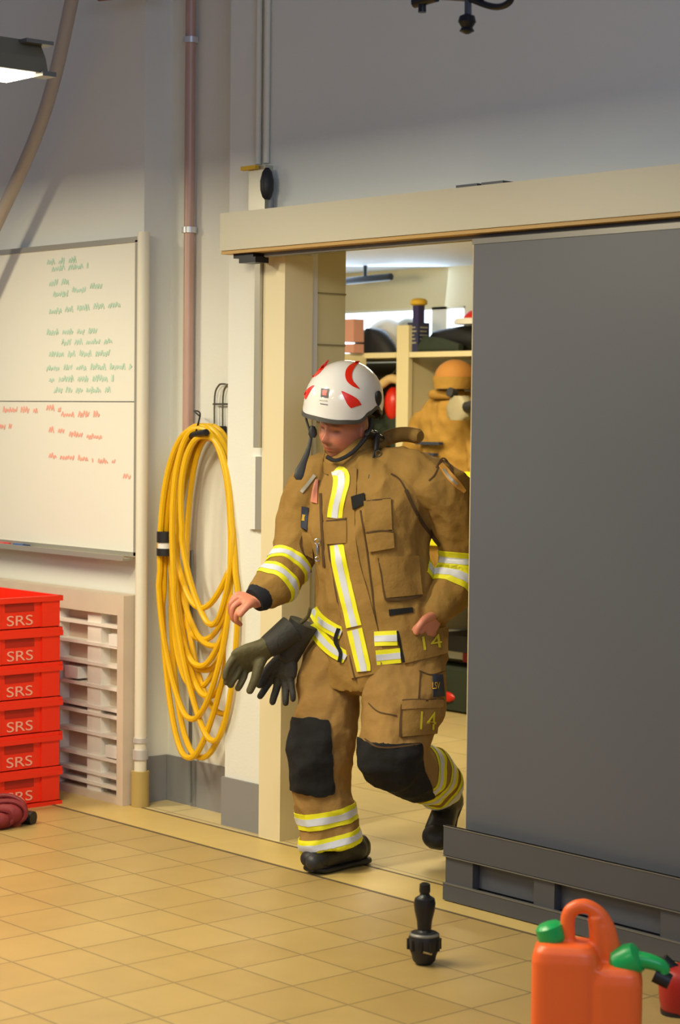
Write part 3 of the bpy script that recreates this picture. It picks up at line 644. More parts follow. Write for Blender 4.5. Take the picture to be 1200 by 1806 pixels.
rd = BM(); c = onplane(694, 712, 1, 3.12); ball(rd, c, (Vector((.055, 0, 0)), Vector((0, .05, 0)), Vector((0, 0, .10))), 12); tube(rd, [c+Vector((0, 0, .09)), Vector((c.x, WY+.28, 1.868))], .006, 8); finish(rd, 'red_extinguisher_cover', m_hred, None, label='round red cover hanging from the bar just left of the wardrobe divider', category='cover')
# things on the bench
bb = empty('cardboard_box', (xq(805, 2.9), 2.95, .4), label='pale box with a red side on the wardrobe bench by the door', category='box')
A = onplane(786, 1160, 1, 3.05); B = onplane(838, 1216, 1, 3.05)
bm = BM(); bx(bm, A.x-.25, B.x-.10, 3.06, 3.35, .401, A.z); finish(bm, 'box_side', m_white, bb, smooth=False, bevel=.01)
bm = BM(); bx(bm, B.x-.10, B.x+.15, 3.05, 3.35, .401, A.z-.01); finish(bm, 'red_side', m_redcan, bb, smooth=False, bevel=.01)
fb = empty('storage_box', (xq(805, 2.9), 2.9, .0), label='dark green storage box with a red mark under the wardrobe bench', category='box')
A = onplane(783, 1226, 1, 2.95)
bm = BM(); bx(bm, A.x-.35, A.x+.55, 2.92, 3.2, .012, .24); finish(bm, 'box_body', m_greenpk, fb, smooth=True, bevel=.03)
bm = BM(); ball(bm, A+Vector((.05, -.03, .0)), (Vector((.07, 0, 0)), Vector((0, .02, 0)), Vector((0, 0, .03))), 8); finish(bm, 'red_mark', m_hred, fb)
tb = BM(); A = onplane(800, 1138, 1, 2.95); bx(tb, A.x-.2, A.x+.5, 2.98, 3.3, A.z-.04, A.z+.05); finish(tb, 'black_bag', m_black, None, smooth=True, bevel=.03, label='black bag on top of the pale box below the coats', category='bag')
# duct under the inner ceiling
bm = BM(); A = onplane(600, 497, 1, 3.3); B = onplane(690, 488, 1, 3.3); tube(bm, smoothpath([A, (A+B)/2+Vector((0, 0, .0)), B], 5), .022, 10); tube(bm, [(A+B)/2, Vector(((A+B)/2))+Vector((0, 0, 2.56-(A.z+B.z)/2))], .012, 8); finish(bm, 'dark_fitting', m_black, None, label='dark elongated fitting under the inner ceiling', category='fitting')

# ================================================================== the firefighter
TH = math.radians(35)
RH = Vector((RW.x, RW.y, 0)).normalized(); DH = Vector((D.x, D.y, 0)).normalized(); UZ = Vector((0, 0, 1))
F_ = (-DH*math.cos(TH)-RH*math.sin(TH)).normalized()      # where the chest faces
S_ = UZ.cross(F_).normalized()                             # his left
per = empty('person', M(600, 1535, 0)*1.0, label='person in a white helmet and tan turnout gear striding out of the doorway', category='person')
per.location.z = 0; per.matrix_world = Matrix.Translation(per.location)

# ---- head axes
hy = math.radians(38); hp_ = math.radians(14)
HF0 = (-DH*math.cos(hy)-RH*math.sin(hy)).normalized(); HS = UZ.cross(HF0).normalized()
HF = (HF0*math.cos(hp_)-UZ*math.sin(hp_)).normalized(); HU = HS.cross(HF)*-1
if HU.z < 0: HU = -HU
rl_ = math.radians(11); HS, HU = HS*math.cos(rl_)-HU*math.sin(rl_), HU*math.cos(rl_)+HS*math.sin(rl_)
HC = M(607, 754, 0.0)                                      # between the ears
def HL(s, f, u): return HC+HS*s+HF*f+HU*u

def head_mesh(bm):
    nu, nv = 72, 56
    rows = []
    for i in range(nv+1):
        t = math.pi*i/nv
        row = []
        for k in range(nu):
            a = 2*math.pi*k/nu
            x = math.sin(t)*math.sin(a); y = math.sin(t)*math.cos(a); z = math.cos(t)
            X, Y, Z = x*.081, y*.102, z*.120
            # jaw: narrow and drop below the mouth
            if Z < 0:
                q = -Z/.118; X *= 1-.30*q**1.5; Y = Y*(1-.12*q**2)+.012*q*(1 if y > 0 else .2)
                if y < -.1: Z *= .82
            if y > 0:
                front = y**1.5
                g = lambda cx, cz, sx, sz: math.exp(-((X-cx)/sx)**2-((Z-cz)/sz)**2)
                Y -= .009*front*(g(.031, .012, .016, .012)+g(-.031, .012, .016, .012))*1.6      # eye sockets
                Y += .006*front*(g(.028, .032, .022, .008)+g(-.028, .032, .022, .008))            # brow
                Y += .030*front*g(0, -.022, .010, .014)+.017*front*g(0, .002, .008, .022)         # nose
                Y += .007*front*(g(.012, -.030, .006, .006)+g(-.012, -.030, .006, .006))          # nostril wings
                Y += .008*front*g(0, -.052, .024, .006)+.009*front*g(0, -.063, .020, .006)        # lips
                Y -= .005*front*g(0, -.0575, .024, .0025)
                Y -= .003*front*g(0, -.076, .02, .006)
                Y += .010*front*g(0, -.095, .022, .014)                                           # chin
                Y += .005*front*(g(.045, -.022, .02, .018)+g(-.045, -.022, .02, .018))            # cheek
            row.append(bm.verts.new(HL(X, Y, Z)))
        rows.append(row)
    for A, B in zip(rows, rows[1:]):
        for k in range(nu): bm.faces.new((A[k], A[(k+1) % nu], B[(k+1) % nu], B[k]))
    bmesh.ops.remove_doubles(bm, verts=bm.verts, dist=.0004)
    for s in (-1, 1):
        ball(bm, HL(s*.081, -.008, -.008), (HF*.017+HS*s*.004, HS*.006, HU*.032), 10)

# ---- skeleton points (viewer left = his right)
dl = -.12; dr_ = .11
SHR, ELR, WRR = M(552, 862, dr_), M(519, 980, .10), M(457, 1057, -.04)
SHL, ELL, WLL = M(782, 862, dl), M(824, 985, .02), M(770, 1084, -.12)
HIPR, KNR, ANR = M(606, 1160, .06), M(563, 1335, -.02), M(592, 1500, .01)
HIPL, KNL, ANL = M(712, 1160, -.05), M(694, 1335, -.22), M(783, 1418, .12)

def chain(bm, pts, rad, k=5, n=14):
    P = smoothpath(pts, k); Rr = [p[0] for p in smoothpath([(r, 0, 0) for r in rad], k)]
    tube(bm, P, Rr, n)
    for p, r in ((P[0], Rr[0]), (P[-1], Rr[-1])): ball(bm, p, (Vector((r, 0, 0)), Vector((0, r, 0)), Vector((0, 0, r))), 8)

def hand(bm, wrist, palm, knuck, fingers, thumb, s=1.):
    """wrist, palm centre points; knuck: list of 4 knuckle points; fingers: list of lists of further points"""
    wc = sum((Vector(k) for k in knuck), Vector())/4
    ax = (wc-wrist); side = (Vector(knuck[3])-Vector(knuck[0])); nrm = ax.cross(side).normalized()
    sd = side.normalized()
    loft(bm, [(wrist-ax*.15, sd*.027*s, nrm*.021*s), (wrist+ax*.15, sd*.029*s, nrm*.019*s), (wrist+ax*.5, sd*.039*s, nrm*.017*s), (wrist+ax*.85, sd*.043*s, nrm*.015*s), (wrist+ax*1.02, sd*.038*s, nrm*.011*s)], n=18, e=2.4)
    for k, fp, r in zip(knuck, fingers, (.0095, .010, .0095, .0085)):
        chain(bm, [Vector(k)-ax*.25, Vector(k)]+[Vector(p) for p in fp], [r*1.05*s, r*1.15*s]+[r*s*(1-.07*i) for i in range(len(fp))], 4, 10)
    chain(bm, [Vector(p) for p in thumb], [.016*s, .0135*s, .0115*s, .0095*s][:len(thumb)], 4, 10)

bm = BM(); head_mesh(bm)
NB = M(640, 835, .03)
chain(bm, [HL(0, -.02, -.06), HL(0, -.03, -.12), NB], [.056, .058, .075])
# trunk
ctr = [(655, 850, 0, .17, .10), (655, 900, 0, .175, .11), (660, 1000, 0, .15, .10), (662, 1090, 0, .15, .10), (662, 1160, 0, .165, .11), (662, 1200, 0, .12, .09)]
loft(bm, [(M(x, y, z), S_*a, F_*b) for x, y, z, a, b in ctr], n=24)
for a_, b_, c_ in ((SHR, ELR, WRR), (SHL, ELL, WLL)): chain(bm, [a_, (a_+b_)/2, b_, (b_+c_)/2, c_], [.055, .047, .04, .037, .027])
for a_, b_, c_ in ((HIPR, KNR, ANR), (HIPL, KNL, ANL)): chain(bm, [a_, (a_+b_)/2, b_, (b_+c_)/2, c_], [.08, .07, .056, .052, .04])
# feet inside the boots
FTR = M(553, 1520, -.10); chain(bm, [ANR, M(585, 1524, .0), FTR], [.038, .036, .03])
FTL = M(778, 1468, .10); chain(bm, [ANL, M(790, 1440, .14), FTL], [.038, .036, .03])
# right hand (viewer left): relaxed, fingers curled down, thumb nearer the camera
hand(bm, M(455, 1058, -.04), None,
     [M(432, 1069, -.075), M(424, 1061, -.055), M(419, 1054, -.03), M(419, 1048, -.005)],
     [[M(419, 1080, -.09), M(417, 1094, -.08), M(424, 1101, -.06)], [M(411, 1072, -.065), M(411, 1090, -.055), M(420, 1098, -.035)],
      [M(407, 1066, -.035), M(408, 1083, -.02), M(417, 1092, -.005)], [M(409, 1059, -.005), M(409, 1074, .01), M(416, 1082, .02)]],
     [M(452, 1064, -.055), M(442, 1064, -.085), M(432, 1074, -.10), M(424, 1084, -.105)], s=1.12)
# left hand (viewer right): loosely closed, swinging past the hem
hand(bm, M(772, 1084, -.13), None,
     [M(742, 1100, -.20), M(746, 1110, -.185), M(752, 1119, -.17), M(760, 1126, -.15)],
     [[M(731, 1112, -.20), M(735, 1126, -.185), M(745, 1130, -.17)], [M(735, 1123, -.185), M(740, 1134, -.17), M(749, 1134, -.155)],
      [M(743, 1131, -.165), M(749, 1138, -.15), M(757, 1135, -.14)], [M(752, 1135, -.145), M(757, 1140, -.13), M(764, 1136, -.12)]],
     [M(764, 1086, -.16), M(750, 1092, -.205), M(740, 1104, -.22), M(735, 1116, -.215)], s=1.08)
body = remesh(bm, .0034, 3)
me_skin = bpy.data.materials.new('skin'); me_skin.use_nodes = True; nt = me_skin.node_tree; b = nt.nodes['Principled BSDF']
at = nt.nodes.new('ShaderNodeAttribute'); at.attribute_name = 'tone'; nt.links.new(at.outputs['Color'], b.inputs['Base Color'])
b.inputs['Roughness'].default_value = .5; b.inputs['Subsurface Weight'].default_value = .12; b.inputs['Subsurface Radius'].default_value = (.02, .008, .005); b.inputs['Subsurface Scale'].default_value = .4
pob = finish(body, 'body', me_skin, per, label='bare face and hands')
ca = pob.data.color_attributes.new('tone', 'FLOAT_COLOR', 'POINT')
SK, LIP, BRD, SHIRT, EYE = s2l((200, 128, 100)), s2l((160, 72, 62)), s2l((104, 78, 66)), s2l((46, 46, 46)), s2l((84, 50, 42))
for i, v in enumerate(pob.data.vertices):
    p = pob.matrix_world @ v.co if False else v.co
    q = p-HC; s_, f_, u_ = q.dot(HS), q.dot(HF), q.dot(HU); c = np.array(SK)
    dHand = min((p-WRR).length, (p-WLL).length)
    if q.length < .17:
        if f_ > 0:
            g = math.exp(-((s_)/.024)**2-((u_+.058)/.0075)**2); c = c*(1-g)+np.array(LIP)*g
            r2 = (s_/.042)**2+((u_+.066)/.042)**2
            g = max(0, min(1, (1.25-r2)*1.6))*(1-math.exp(-((s_)/.026)**2-((u_+.058)/.009)**2))*.55; c = c*(1-g)+np.array(BRD)*g
            g = sum(math.exp(-((s_-k*.031)/.012)**2-((u_-.012)/.005)**2) for k in (-1, 1))*.8; g = min(1, g); c = c*(1-g)+np.array(EYE)*g
            g = min(1, sum(math.exp(-((s_-k*.031)/.018)**2-((u_-.034)/.005)**2) for k in (-1, 1)))*.7; c = c*(1-g)+np.array(BRD)*g
            g = sum(math.exp(-((s_-k*.045)/.02)**2-((u_+.022)/.02)**2) for k in (-1, 1))*.35; c = c*(1-g)+np.array(s2l((206, 112, 96)))*g
    elif dHand > .16 or (p-ELR).length < .12: c = np.array(SHIRT)
    ca.data[i].color = (*c, 1)

# ---- clothing
def cloth_disp(amp, sc=(7, 7, 4), seed=0):
    def f(p, n):
        q = Vector((p.x*sc[0]+seed, p.y*sc[1], p.z*sc[2]))
        a = 1-abs(noise.noise(q))*2.2; b = noise.noise(q*2.3+Vector((3, 1, 7))); c = noise.noise(q*5.1)
        e_ = 1-abs(noise.noise(q*1.7+Vector((9, 2, 4))))*3.2
        return amp*(.75*a+.45*b+.2*c+.35*max(-.6, e_)-.45)
    return f
bm = BM()
JS = [  # px, py, dz, half width, half depth
    (622, 792, .02, .075, .075), (634, 806, .02, .115, .095), (646, 824, .02, .17, .115), (654, 850, .0, .215, .135), (652, 885, .0, .235, .15), (650, 930, 0, .232, .16), (656, 985, 0, .220, .158),
    (662, 1040, 0, .222, .16), (667, 1095, 0, .238, .168), (670, 1135, 0, .25, .172), (672, 1158, 0, .255, .172)]
secs = []
for i, (x, y, z, a, b_) in enumerate(JS):
    tl = .0 if i < 7 else -.028*(i-6)
    secs.append((M(x, y, z), S_*a+UZ*(.10*a if i > 8 else 0), F_*b_+UZ*tl))
loft(bm, secs, n=40, e=2.35)
chain(bm, [M(575, 838, .09), M(548, 868, dr_+.01), M(526, 915, .12), M(519, 975, .10), M(494, 1020, .02), M(470, 1043, -.02)], [.085, .088, .080, .079, .078, .064], 5, 20)
chain(bm, [M(640, 826, .0), M(696, 828, -.04), M(738, 838, -.09)], [.06, .078, .086], 5, 18)
chain(bm, [M(735, 838, -.07), M(779, 862, dl+.01), M(810, 920, -.06), M(822, 985, .0), M(800, 1035, -.06), M(772, 1076, -.115)], [.080, .098, .100, .096, .082, .060], 5, 20)
jk = remesh(bm, .0065, 5, disp=cloth_disp(.014, (7, 7, 5), 3))
bmesh.ops.recalc_face_normals(jk, faces=jk.faces)
jbv = BVHTree.FromBMesh(jk); jacket = finish(jk, 'jacket', m_cloth, per, label='tan turnout jacket')

bm = BM()
loft(bm, [(M(x, y, z), S_*a, F_*b_) for x, y, z, a, b_ in ((664, 1080, 0, .17, .12), (664, 1120, 0, .205, .14), (660, 1165, 0, .218, .15), (657, 1200, 0, .19, .135), (655, 1222, 0, .12, .09))], n=32, e=2.4)
chain(bm, [M(598, 1150, .06), M(583, 1205, .05), M(578, 1255, .03), M(566, 1330, -.01), M(570, 1390, .0), M(576, 1430, .01)], [.118, .121, .120, .113, .106, .108], 5, 22)
tube(bm, [M(574, 1420, .01), M(578, 1450, .01), M(586, 1494, .005)], [.106, .110, .112], 28)
chain(bm, [M(722, 1160, -.05), M(716, 1210, -.10), M(706, 1265, -.16), M(692, 1328, -.23)], [.135, .148, .145, .118], 5, 22)
chain(bm, [M(694, 1332, -.22), M(722, 1356, -.12), M(754, 1368, .0), M(772, 1385, .08)], [.118, .102, .098, .088], 5, 22)
tr = remesh(bm, .0065, 5, disp=cloth_disp(.015, (6, 6, 6), 11))
bmesh.ops.recalc_face_normals(tr, faces=tr.faces)
tbv = BVHTree.FromBMesh(tr); trousers = finish(tr, 'trousers', m_cloth2, per, label='tan turnout trousers')

# ---- patches laid on the cloth
def hitp(bvh, x, y):
    q = ray(x, y); n = q.normalized(); h = bvh.ray_cast(CAM, n)
    return h[0]
def slab(grid, bvh, name, mt, parent, off=.004, thick=.004, smooth=2, **kw):
    nr, nc = len(grid), len(grid[0]); P = [[hitp(bvh, *p) for p in row] for row in grid]
    flat = [p for row in P for p in row if p is not None]
    if not flat: return None
    md = sum((p-CAM).dot(D) for p in flat)/len(flat)
    for i in range(nr):
        for j in range(nc):
            if P[i][j] is None or abs((P[i][j]-CAM).dot(D)-md) > .22:
                best = None
                for r_ in range(1, 9):
                    for di in range(-r_, r_+1):
                        for dj in range(-r_, r_+1):
                            a, b2 = i+di, j+dj
                            if 0 <= a < nr and 0 <= b2 < nc:
                                h = hitp(bvh, *grid[a][b2])
                                if h is not None and abs((h-CAM).dot(D)-md) <= .22: best = (h-CAM).dot(D); break
                        if best: break
                    if best: break
                P[i][j] = CAM+ray(*grid[i][j])*(best or md)
    for _ in range(smooth):
        Q = [[p.copy() for p in row] for row in P]
        for i in range(nr):
            for j in range(nc):
                nb = [P[a][b2] for a, b2 in ((i-1, j), (i+1, j), (i, j-1), (i, j+1)) if 0 <= a < nr and 0 <= b2 < nc]
                dd = sum((n_-CAM).dot(D) for n_ in nb)/len(nb); o = (P[i][j]-CAM).dot(D)
                Q[i][j] = CAM+ray(*grid[i][j])*(o*.5+dd*.5)
        P = Q
    bm = BM(); fr = []; bk = []
    for i in range(nr):
        a = []; b2 = []
        for j in range(nc):
            v = P[i][j]; dirv = (CAM-v).normalized()
            e1 = P[min(i+1, nr-1)][j]-P[max(i-1, 0)][j]; e2 = P[i][min(j+1, nc-1)]-P[i][max(j-1, 0)]
            n_ = e1.cross(e2)
            n_ = n_.normalized() if n_.length > 1e-9 else dirv
            if n_.dot(dirv) < 0: n_ = -n_
            n_ = (n_+dirv*.6).normalized()
            a.append(bm.verts.new(v+n_*off)); b2.append(bm.verts.new(v+n_*(off-thick-.003)))
        fr.append(a); bk.append(b2)
    for i in range(nr-1):
        for j in range(nc-1):
            bm.faces.new((fr[i][j], fr[i+1][j], fr[i+1][j+1], fr[i][j+1])); bm.faces.new((bk[i][j], bk[i][j+1], bk[i+1][j+1], bk[i+1][j]))
    for j in range(nc-1):
        bm.faces.new((fr[0][j], fr[0][j+1], bk[0][j+1], bk[0][j])); bm.faces.new((fr[-1][j+1], fr[-1][j], bk[-1][j], bk[-1][j+1]))
    for i in range(nr-1):
        bm.faces.new((fr[i+1][0], fr[i][0], bk[i][0], bk[i+1][0])); bm.faces.new((fr[i][-1], fr[i+1][-1], bk[i+1][-1], bk[i][-1]))
    return finish(bm, name, mt, parent, **kw)
def quadgrid(a, b, c, d_, step=5.):
    """corners tl, tr, br, bl"""
    a, b, c, d_ = [np.array(v, float) for v in (a, b, c, d_)]
    nu = max(2, int(max(np.linalg.norm(b-a), np.linalg.norm(c-d_))/step)+1); nv = max(2, int(max(np.linalg.norm(d_-a), np.linalg.norm(c-b))/step)+1)
    return [[tuple((a*(1-u)+b*u)*(1-v)+(d_*(1-u)+c*u)*v) for u in np.linspace(0, 1, nu)] for v in np.linspace(0, 1, nv)]
def stripgrid(pts, hws, n=4, k=6, t0=-1, t1=1):
    P = smoothpath([(*p, 0) for p in pts], k); H = [h[0] for h in smoothpath([(h, 0, 0) for h in hws], k)]; G = []
    for i in range(len(P)):
        a = np.array(P[max(0, i-1)][:2]); b = np.array(P[min(len(P)-1, i+1)][:2]); t = b-a; t /= np.linalg.norm(t); nn = np.array((-t[1], t[0]))
        G.append([tuple(np.array(P[i][:2])-nn*H[i]*q) for q in np.linspace(t0, t1, n)])
    return G
def tape(bvh, grid_fn, parent, name='reflective_tape', off=.0045):
    o = slab(grid_fn(-1, 1), bvh, name, m_yel, parent, off=off)
    slab(grid_fn(-.42, .42), bvh, 'silver_stripe', m_sil, o, off=off+.0018, thick=.001)
    return o
def line(bvh, pts, hw, mt, parent, name='seam_fold_line', off=.0035):
    return slab(stripgrid(pts, [hw]*len(pts), 3, 5), bvh, name, mt, parent, off=off, thick=.001, smooth=1)
def pocket(bvh, tl, tr_, br, bl, parent, name='pocket', off=.010, mt=None, seams=True):
    o = slab(quadgrid(tl, tr_, br, bl), bvh, name, mt or m_cloth, parent, off=off, thick=.009, smooth=4)
    return o
# storm flap with its tape
flap = slab(stripgrid([(606, 826), (604, 870), (600, 920), (606, 985), (624, 1060), (640, 1130), (652, 1190)], [24, 25, 27, 27, 29, 31, 33], 9), jbv, 'storm_flap', m_cloth, jacket, off=.008, thick=.009, smooth=4)
tape(jbv, lambda a, b_: stripgrid([(588, 838), (601, 836), (604, 850), (600, 870), (594, 895), (592, 914)], [6, 13, 14, 13, 13, 13], 5, 6, a, b_), jacket, off=.013)
tape(jbv, lambda a, b_: stripgrid([(596, 961), (600, 990), (608, 1030), (618, 1070), (626, 1105)], [13, 13, 13, 13, 13.5], 5, 6, a, b_), jacket, off=.013)
tape(jbv, lambda a, b_: stripgrid([(627, 1110), (634, 1140), (641, 1170), (643, 1184)], [13.5, 13.5, 13, 12], 5, 6, a, b_), jacket, off=.013)
slab(quadgrid((573, 917), (612, 913), (614, 957), (577, 960)), jbv, 'flap_tab', m_cloth, jacket, off=.017, thick=.008, smooth=4)
line(jbv, [(573, 920), (612, 916)], 1.2, m_seamfold, jacket, off=.0185)
line(jbv, [(636, 900), (646, 960), (655, 1030), (664, 1110), (668, 1180)], 1.3, m_seamfold, jacket)
line(jbv, [(580, 960), (590, 1020), (603, 1090), (624, 1180), (628, 1200)], 1.1, m_seamfold, jacket, off=.0105)
# hem tapes right of the flap
tape(jbv, lambda a, b_: stripgrid([(661, 1127), (701, 1125)], [13, 13], 5, 6, a, b_), jacket, off=.008)
tape(jbv, lambda a, b_: stripgrid([(664, 1160), (707, 1156)], [13, 13], 5, 6, a, b_), jacket, off=.008)
# hem tapes left of the flap (right front)
tape(jbv, lambda a, b_: stripgrid([(551, 1075), (566, 1095), (588, 1110), (603, 1117)], [10, 11, 11, 11], 5, 6, a, b_), jacket, off=.006)
tape(jbv, lambda a, b_: stripgrid([(552, 1100), (566, 1124), (588, 1146), (611, 1160)], [10, 12, 12, 11], 5, 6, a, b_), jacket, off=.006)
line(jbv, [(599, 1108), (593, 1130), (602, 1150), (600, 1168)], 3, m_blk, jacket, name='black_strap_loop', off=.013)
# breast pocket, radio pocket and black tab
pocket(jbv, (642, 884), (690, 880), (692, 934), (646, 938), jacket, 'breast_pocket')
line(jbv, [(648, 884), (690, 880)], 1.2, m_seamfold, jacket, off=.0115)
pocket(jbv, (646, 940), (694, 936), (696, 966), (652, 974), jacket, 'pocket_flap', off=.014)
line(jbv, [(646, 940), (670, 936), (694, 938)], 1.3, m_seamfold, jacket, off=.0155)
slab(quadgrid((620, 876), (643, 870), (646, 888), (624, 899)), jbv, 'black_tab', m_blk, jacket, off=.010, thick=.006)
pocket(jbv, (668, 982), (738, 980), (745, 1048), (678, 1055), jacket, 'side_pocket', off=.008)
line(jbv, [(668, 984), (674, 1020), (680, 1058)], 1.2, m_seamfold, jacket, off=.0095)
line(jbv, [(680, 1057), (712, 1057), (744, 1050)], 2.2, m_seamfold, jacket, off=.0095)
slab(quadgrid((686, 1075), (728, 1071), (729, 1080), (687, 1086)), jbv, 'black_opening', m_blk, jacket, off=.005, thick=.003)
# hem pocket with number
hp2 = pocket(jbv, (702, 1114), (790, 1106), (790, 1152), (713, 1170), jacket, 'hem_pocket', off=.008)
line(jbv, [(702, 1113), (707, 1140), (713, 1168)], 2, m_blk, jacket, off=.010)
def text_on(bvh, txt, cx, cy, w_, h_, mt, parent, name, rot=0., off=.012):
    V, F = text_mesh(txt, 1.); xs = [v.x for v in V]; ys = [v.y for v in V]; W_ = max(xs)-min(xs); H_ = max(ys)-min(ys); mx_, my_ = (max(xs)+min(xs))/2, (max(ys)+min(ys))/2
    bm = BM(); vs = []; c_, s__ = math.cos(rot), math.sin(rot); ds = []
    pp_ = []
    for v in V:
        a = (v.x-mx_)/W_*w_; b_ = -(v.y-my_)/H_*h_; x = cx+a*c_-b_*s__; y = cy+a*s__+b_*c_; h = hitp(bvh, x, y); pp_.append((x, y, h))
    ok = [(h-CAM).dot(D) for _, _, h in pp_ if h is not None]
    if not ok: bm.free(); return
    md = sorted(ok)[len(ok)//2]
    for x, y, h in pp_:
        z = (h-CAM).dot(D) if h is not None else md
        if abs(z-md) > .05: z = md
        vs.append(CAM+ray(x, y)*(z-off))
    letters(bm, vs, F, D*.002)
    return finish(bm, name, mt, parent, smooth=False)
m_num = mat('yellow number', (206, 190, 40), .7)
def objbvh(o): return BVHTree.FromPolygons([v.co for v in o.data.vertices], [tuple(p.vertices) for p in o.data.polygons])
text_on(objbvh(hp2), '14', 763, 1132, 34, 24, m_num, hp2, 'number', rot=-.15, off=.005)
# fold shade, shoulder seams and badge
line(jbv, [(716, 864), (728, 890), (744, 920), (762, 945), (776, 962)], 3.0, m_seamfold, jacket, off=.003)  # wide dark line paints the shade of the fold between sleeve and chest
line(jbv, [(770, 826), (781, 808), (794, 822), (800, 840)], 1.4, m_seamfold, jacket)
line(jbv, [(757, 848), (768, 836), (781, 808)], 1.2, m_seamfold, jacket)
line(jbv, [(690, 836), (705, 846), (716, 864)], 1.2, m_seamfold, jacket)
slab(stripgrid([(777, 820), (790, 836), (806, 854), (820, 868)], [4, 6, 6, 3], 4), jbv, 'shoulder_badge', mat('shoulder badge', (206, 150, 70), .6), jacket, off=.008)
slab(stripgrid([(781, 828), (793, 842), (806, 855)], [2, 2.4, 2], 3), jbv, 'badge_lettering', m_alu, jacket, off=.0105, thick=.001)
# left sleeve bands / right sleeve bands: wrap the sleeve
def wrap(src, c, ax, hw, rad, off, name, mt, parent, thick=.003):
    me = src.data; bm = BM(); bm.from_mesh(me); ax = ax.normalized(); lo = c-ax*hw; hi = c+ax*hw
    bmesh.ops.delete(bm, geom=[v for v in bm.verts if (v.co-c).length > rad*1.6+hw], context='VERTS')
    for co, no in ((lo, -ax), (hi, ax)):
        bmesh.ops.bisect_plane(bm, geom=bm.verts[:]+bm.edges[:]+bm.faces[:], plane_co=co, plane_no=no, clear_outer=True)
    def far(v):
        q = v.co-c; q -= ax*q.dot(ax); return q.length > rad
    bmesh.ops.delete(bm, geom=[v for v in bm.verts if far(v)], context='VERTS')
    left = set(bm.verts); isl = []
    while left:
        st = [left.pop()]; cur = list(st)
        while st:
            for e in st.pop().link_edges:
                for v in e.verts:
                    if v in left: left.discard(v); st.append(v); cur.append(v)
        isl.append(cur)
    isl.sort(key=len)
    bmesh.ops.delete(bm, geom=[v for c_ in isl[:-1] for v in c_], context='VERTS')
    bm.normal_update()
    mv = [(v, v.normal.copy()) for v in bm.verts]
    for v, n_ in mv: v.co += n_*off
    bmesh.ops.solidify(bm, geom=bm.faces[:], thickness=thick)
    return finish(bm, name, mt, parent)
def band(src, c, ax, hw, rad, parent, off=.004):
    o = wrap(src, c, ax, hw, rad, off, 'reflective_band', m_yel, parent)
    wrap(src, c, ax, hw*.42, rad, off+.002, 'silver_stripe', m_sil, o, .001)
RAX = (M(494, 1020, .02)-M(519, 975, .10)); RAX2 = (M(461, 1052, -.035)-M(494, 1020, .02))
band(jacket, M(511, 997, .055), RAX, .026, .125, jacket)
band(jacket, M(486, 1024, .005), RAX2*.6+RAX*.4, .026, .115, jacket)
LAX = (M(800, 1035, -.06)-M(822, 985, .0))
band(jacket, M(818, 990, -.01), LAX*.5+(M(822, 985, .0)-M(810, 920, -.06))*.5, .032, .13, jacket)
band(jacket, M(799, 1030, -.055), LAX, .032, .125, jacket)
# cuff
bm = BM(); a_, b_ = M(474, 1041, -.01), M(449, 1059, -.045); tube(bm, [a_, a_*.3+b_*.7, b_], [.058, .055, .046], 20)
finish(bm, 'knitted_cuff', m_blueblk, jacket)
bm = BM(); a_, b_ = M(780, 1068, -.10), M(768, 1086, -.13); tube(bm, [a_, b_], [.050, .040], 20); finish(bm, 'knitted_cuff', m_blueblk, jacket)
# right chest: patch, pink tag, clip
slab(quadgrid((532, 893), (544, 895), (543, 935), (531, 930)), jbv, 'chest_patch', m_patch, jacket, off=.008, thick=.004)
slab(quadgrid((533, 907), (543, 909), (543, 920), (532, 918)), jbv, 'patch_lettering', m_patchy, jacket, off=.0105, thick=.001)
slab(quadgrid((557, 846), (563, 846), (562, 888), (550, 886)), jbv, 'pink_tag', mat('pink tag', (196, 120, 96), .6), jacket, off=.010, thick=.005)
line(jbv, [(566, 870), (568, 930), (572, 1000)], 2.2, m_seamfold, jacket)
line(jbv, [(536, 940), (530, 960), (540, 985), (548, 1010)], 1.6, m_seamfold, jacket)
pocket(jbv, (534, 938), (553, 942), (553, 985), (536, 978), jacket, 'narrow_pocket', off=.008)
line(jbv, [(532, 868), (545, 852), (556, 838)], 3.0, m_alu, jacket, name='grey_strap', off=.006)
for y0_, r_ in ((955, .010), (986, .008)):
    h = hitp(jbv, 560, y0_) or M(560, y0_, -.1); c = h+(CAM-h).normalized()*.016; bm = BM()
    tube(bm, [c+RH*(r_*math.cos(t))+UZ*(r_*math.sin(t)) for t in np.linspace(0, 2*math.pi, 20, endpoint=False)], .0022, 8, closed=True); finish(bm, 'clip_ring', m_steel, jacket)
h = hitp(jbv, 560, 970) or M(560, 970, -.1); c = h+(CAM-h).normalized()*.018; bm = BM(); tube(bm, [c+UZ*.018, c+UZ*.005, c-UZ*.018], [.004, .0065, .004], 10); finish(bm, 'snap_hook', m_steel, jacket)
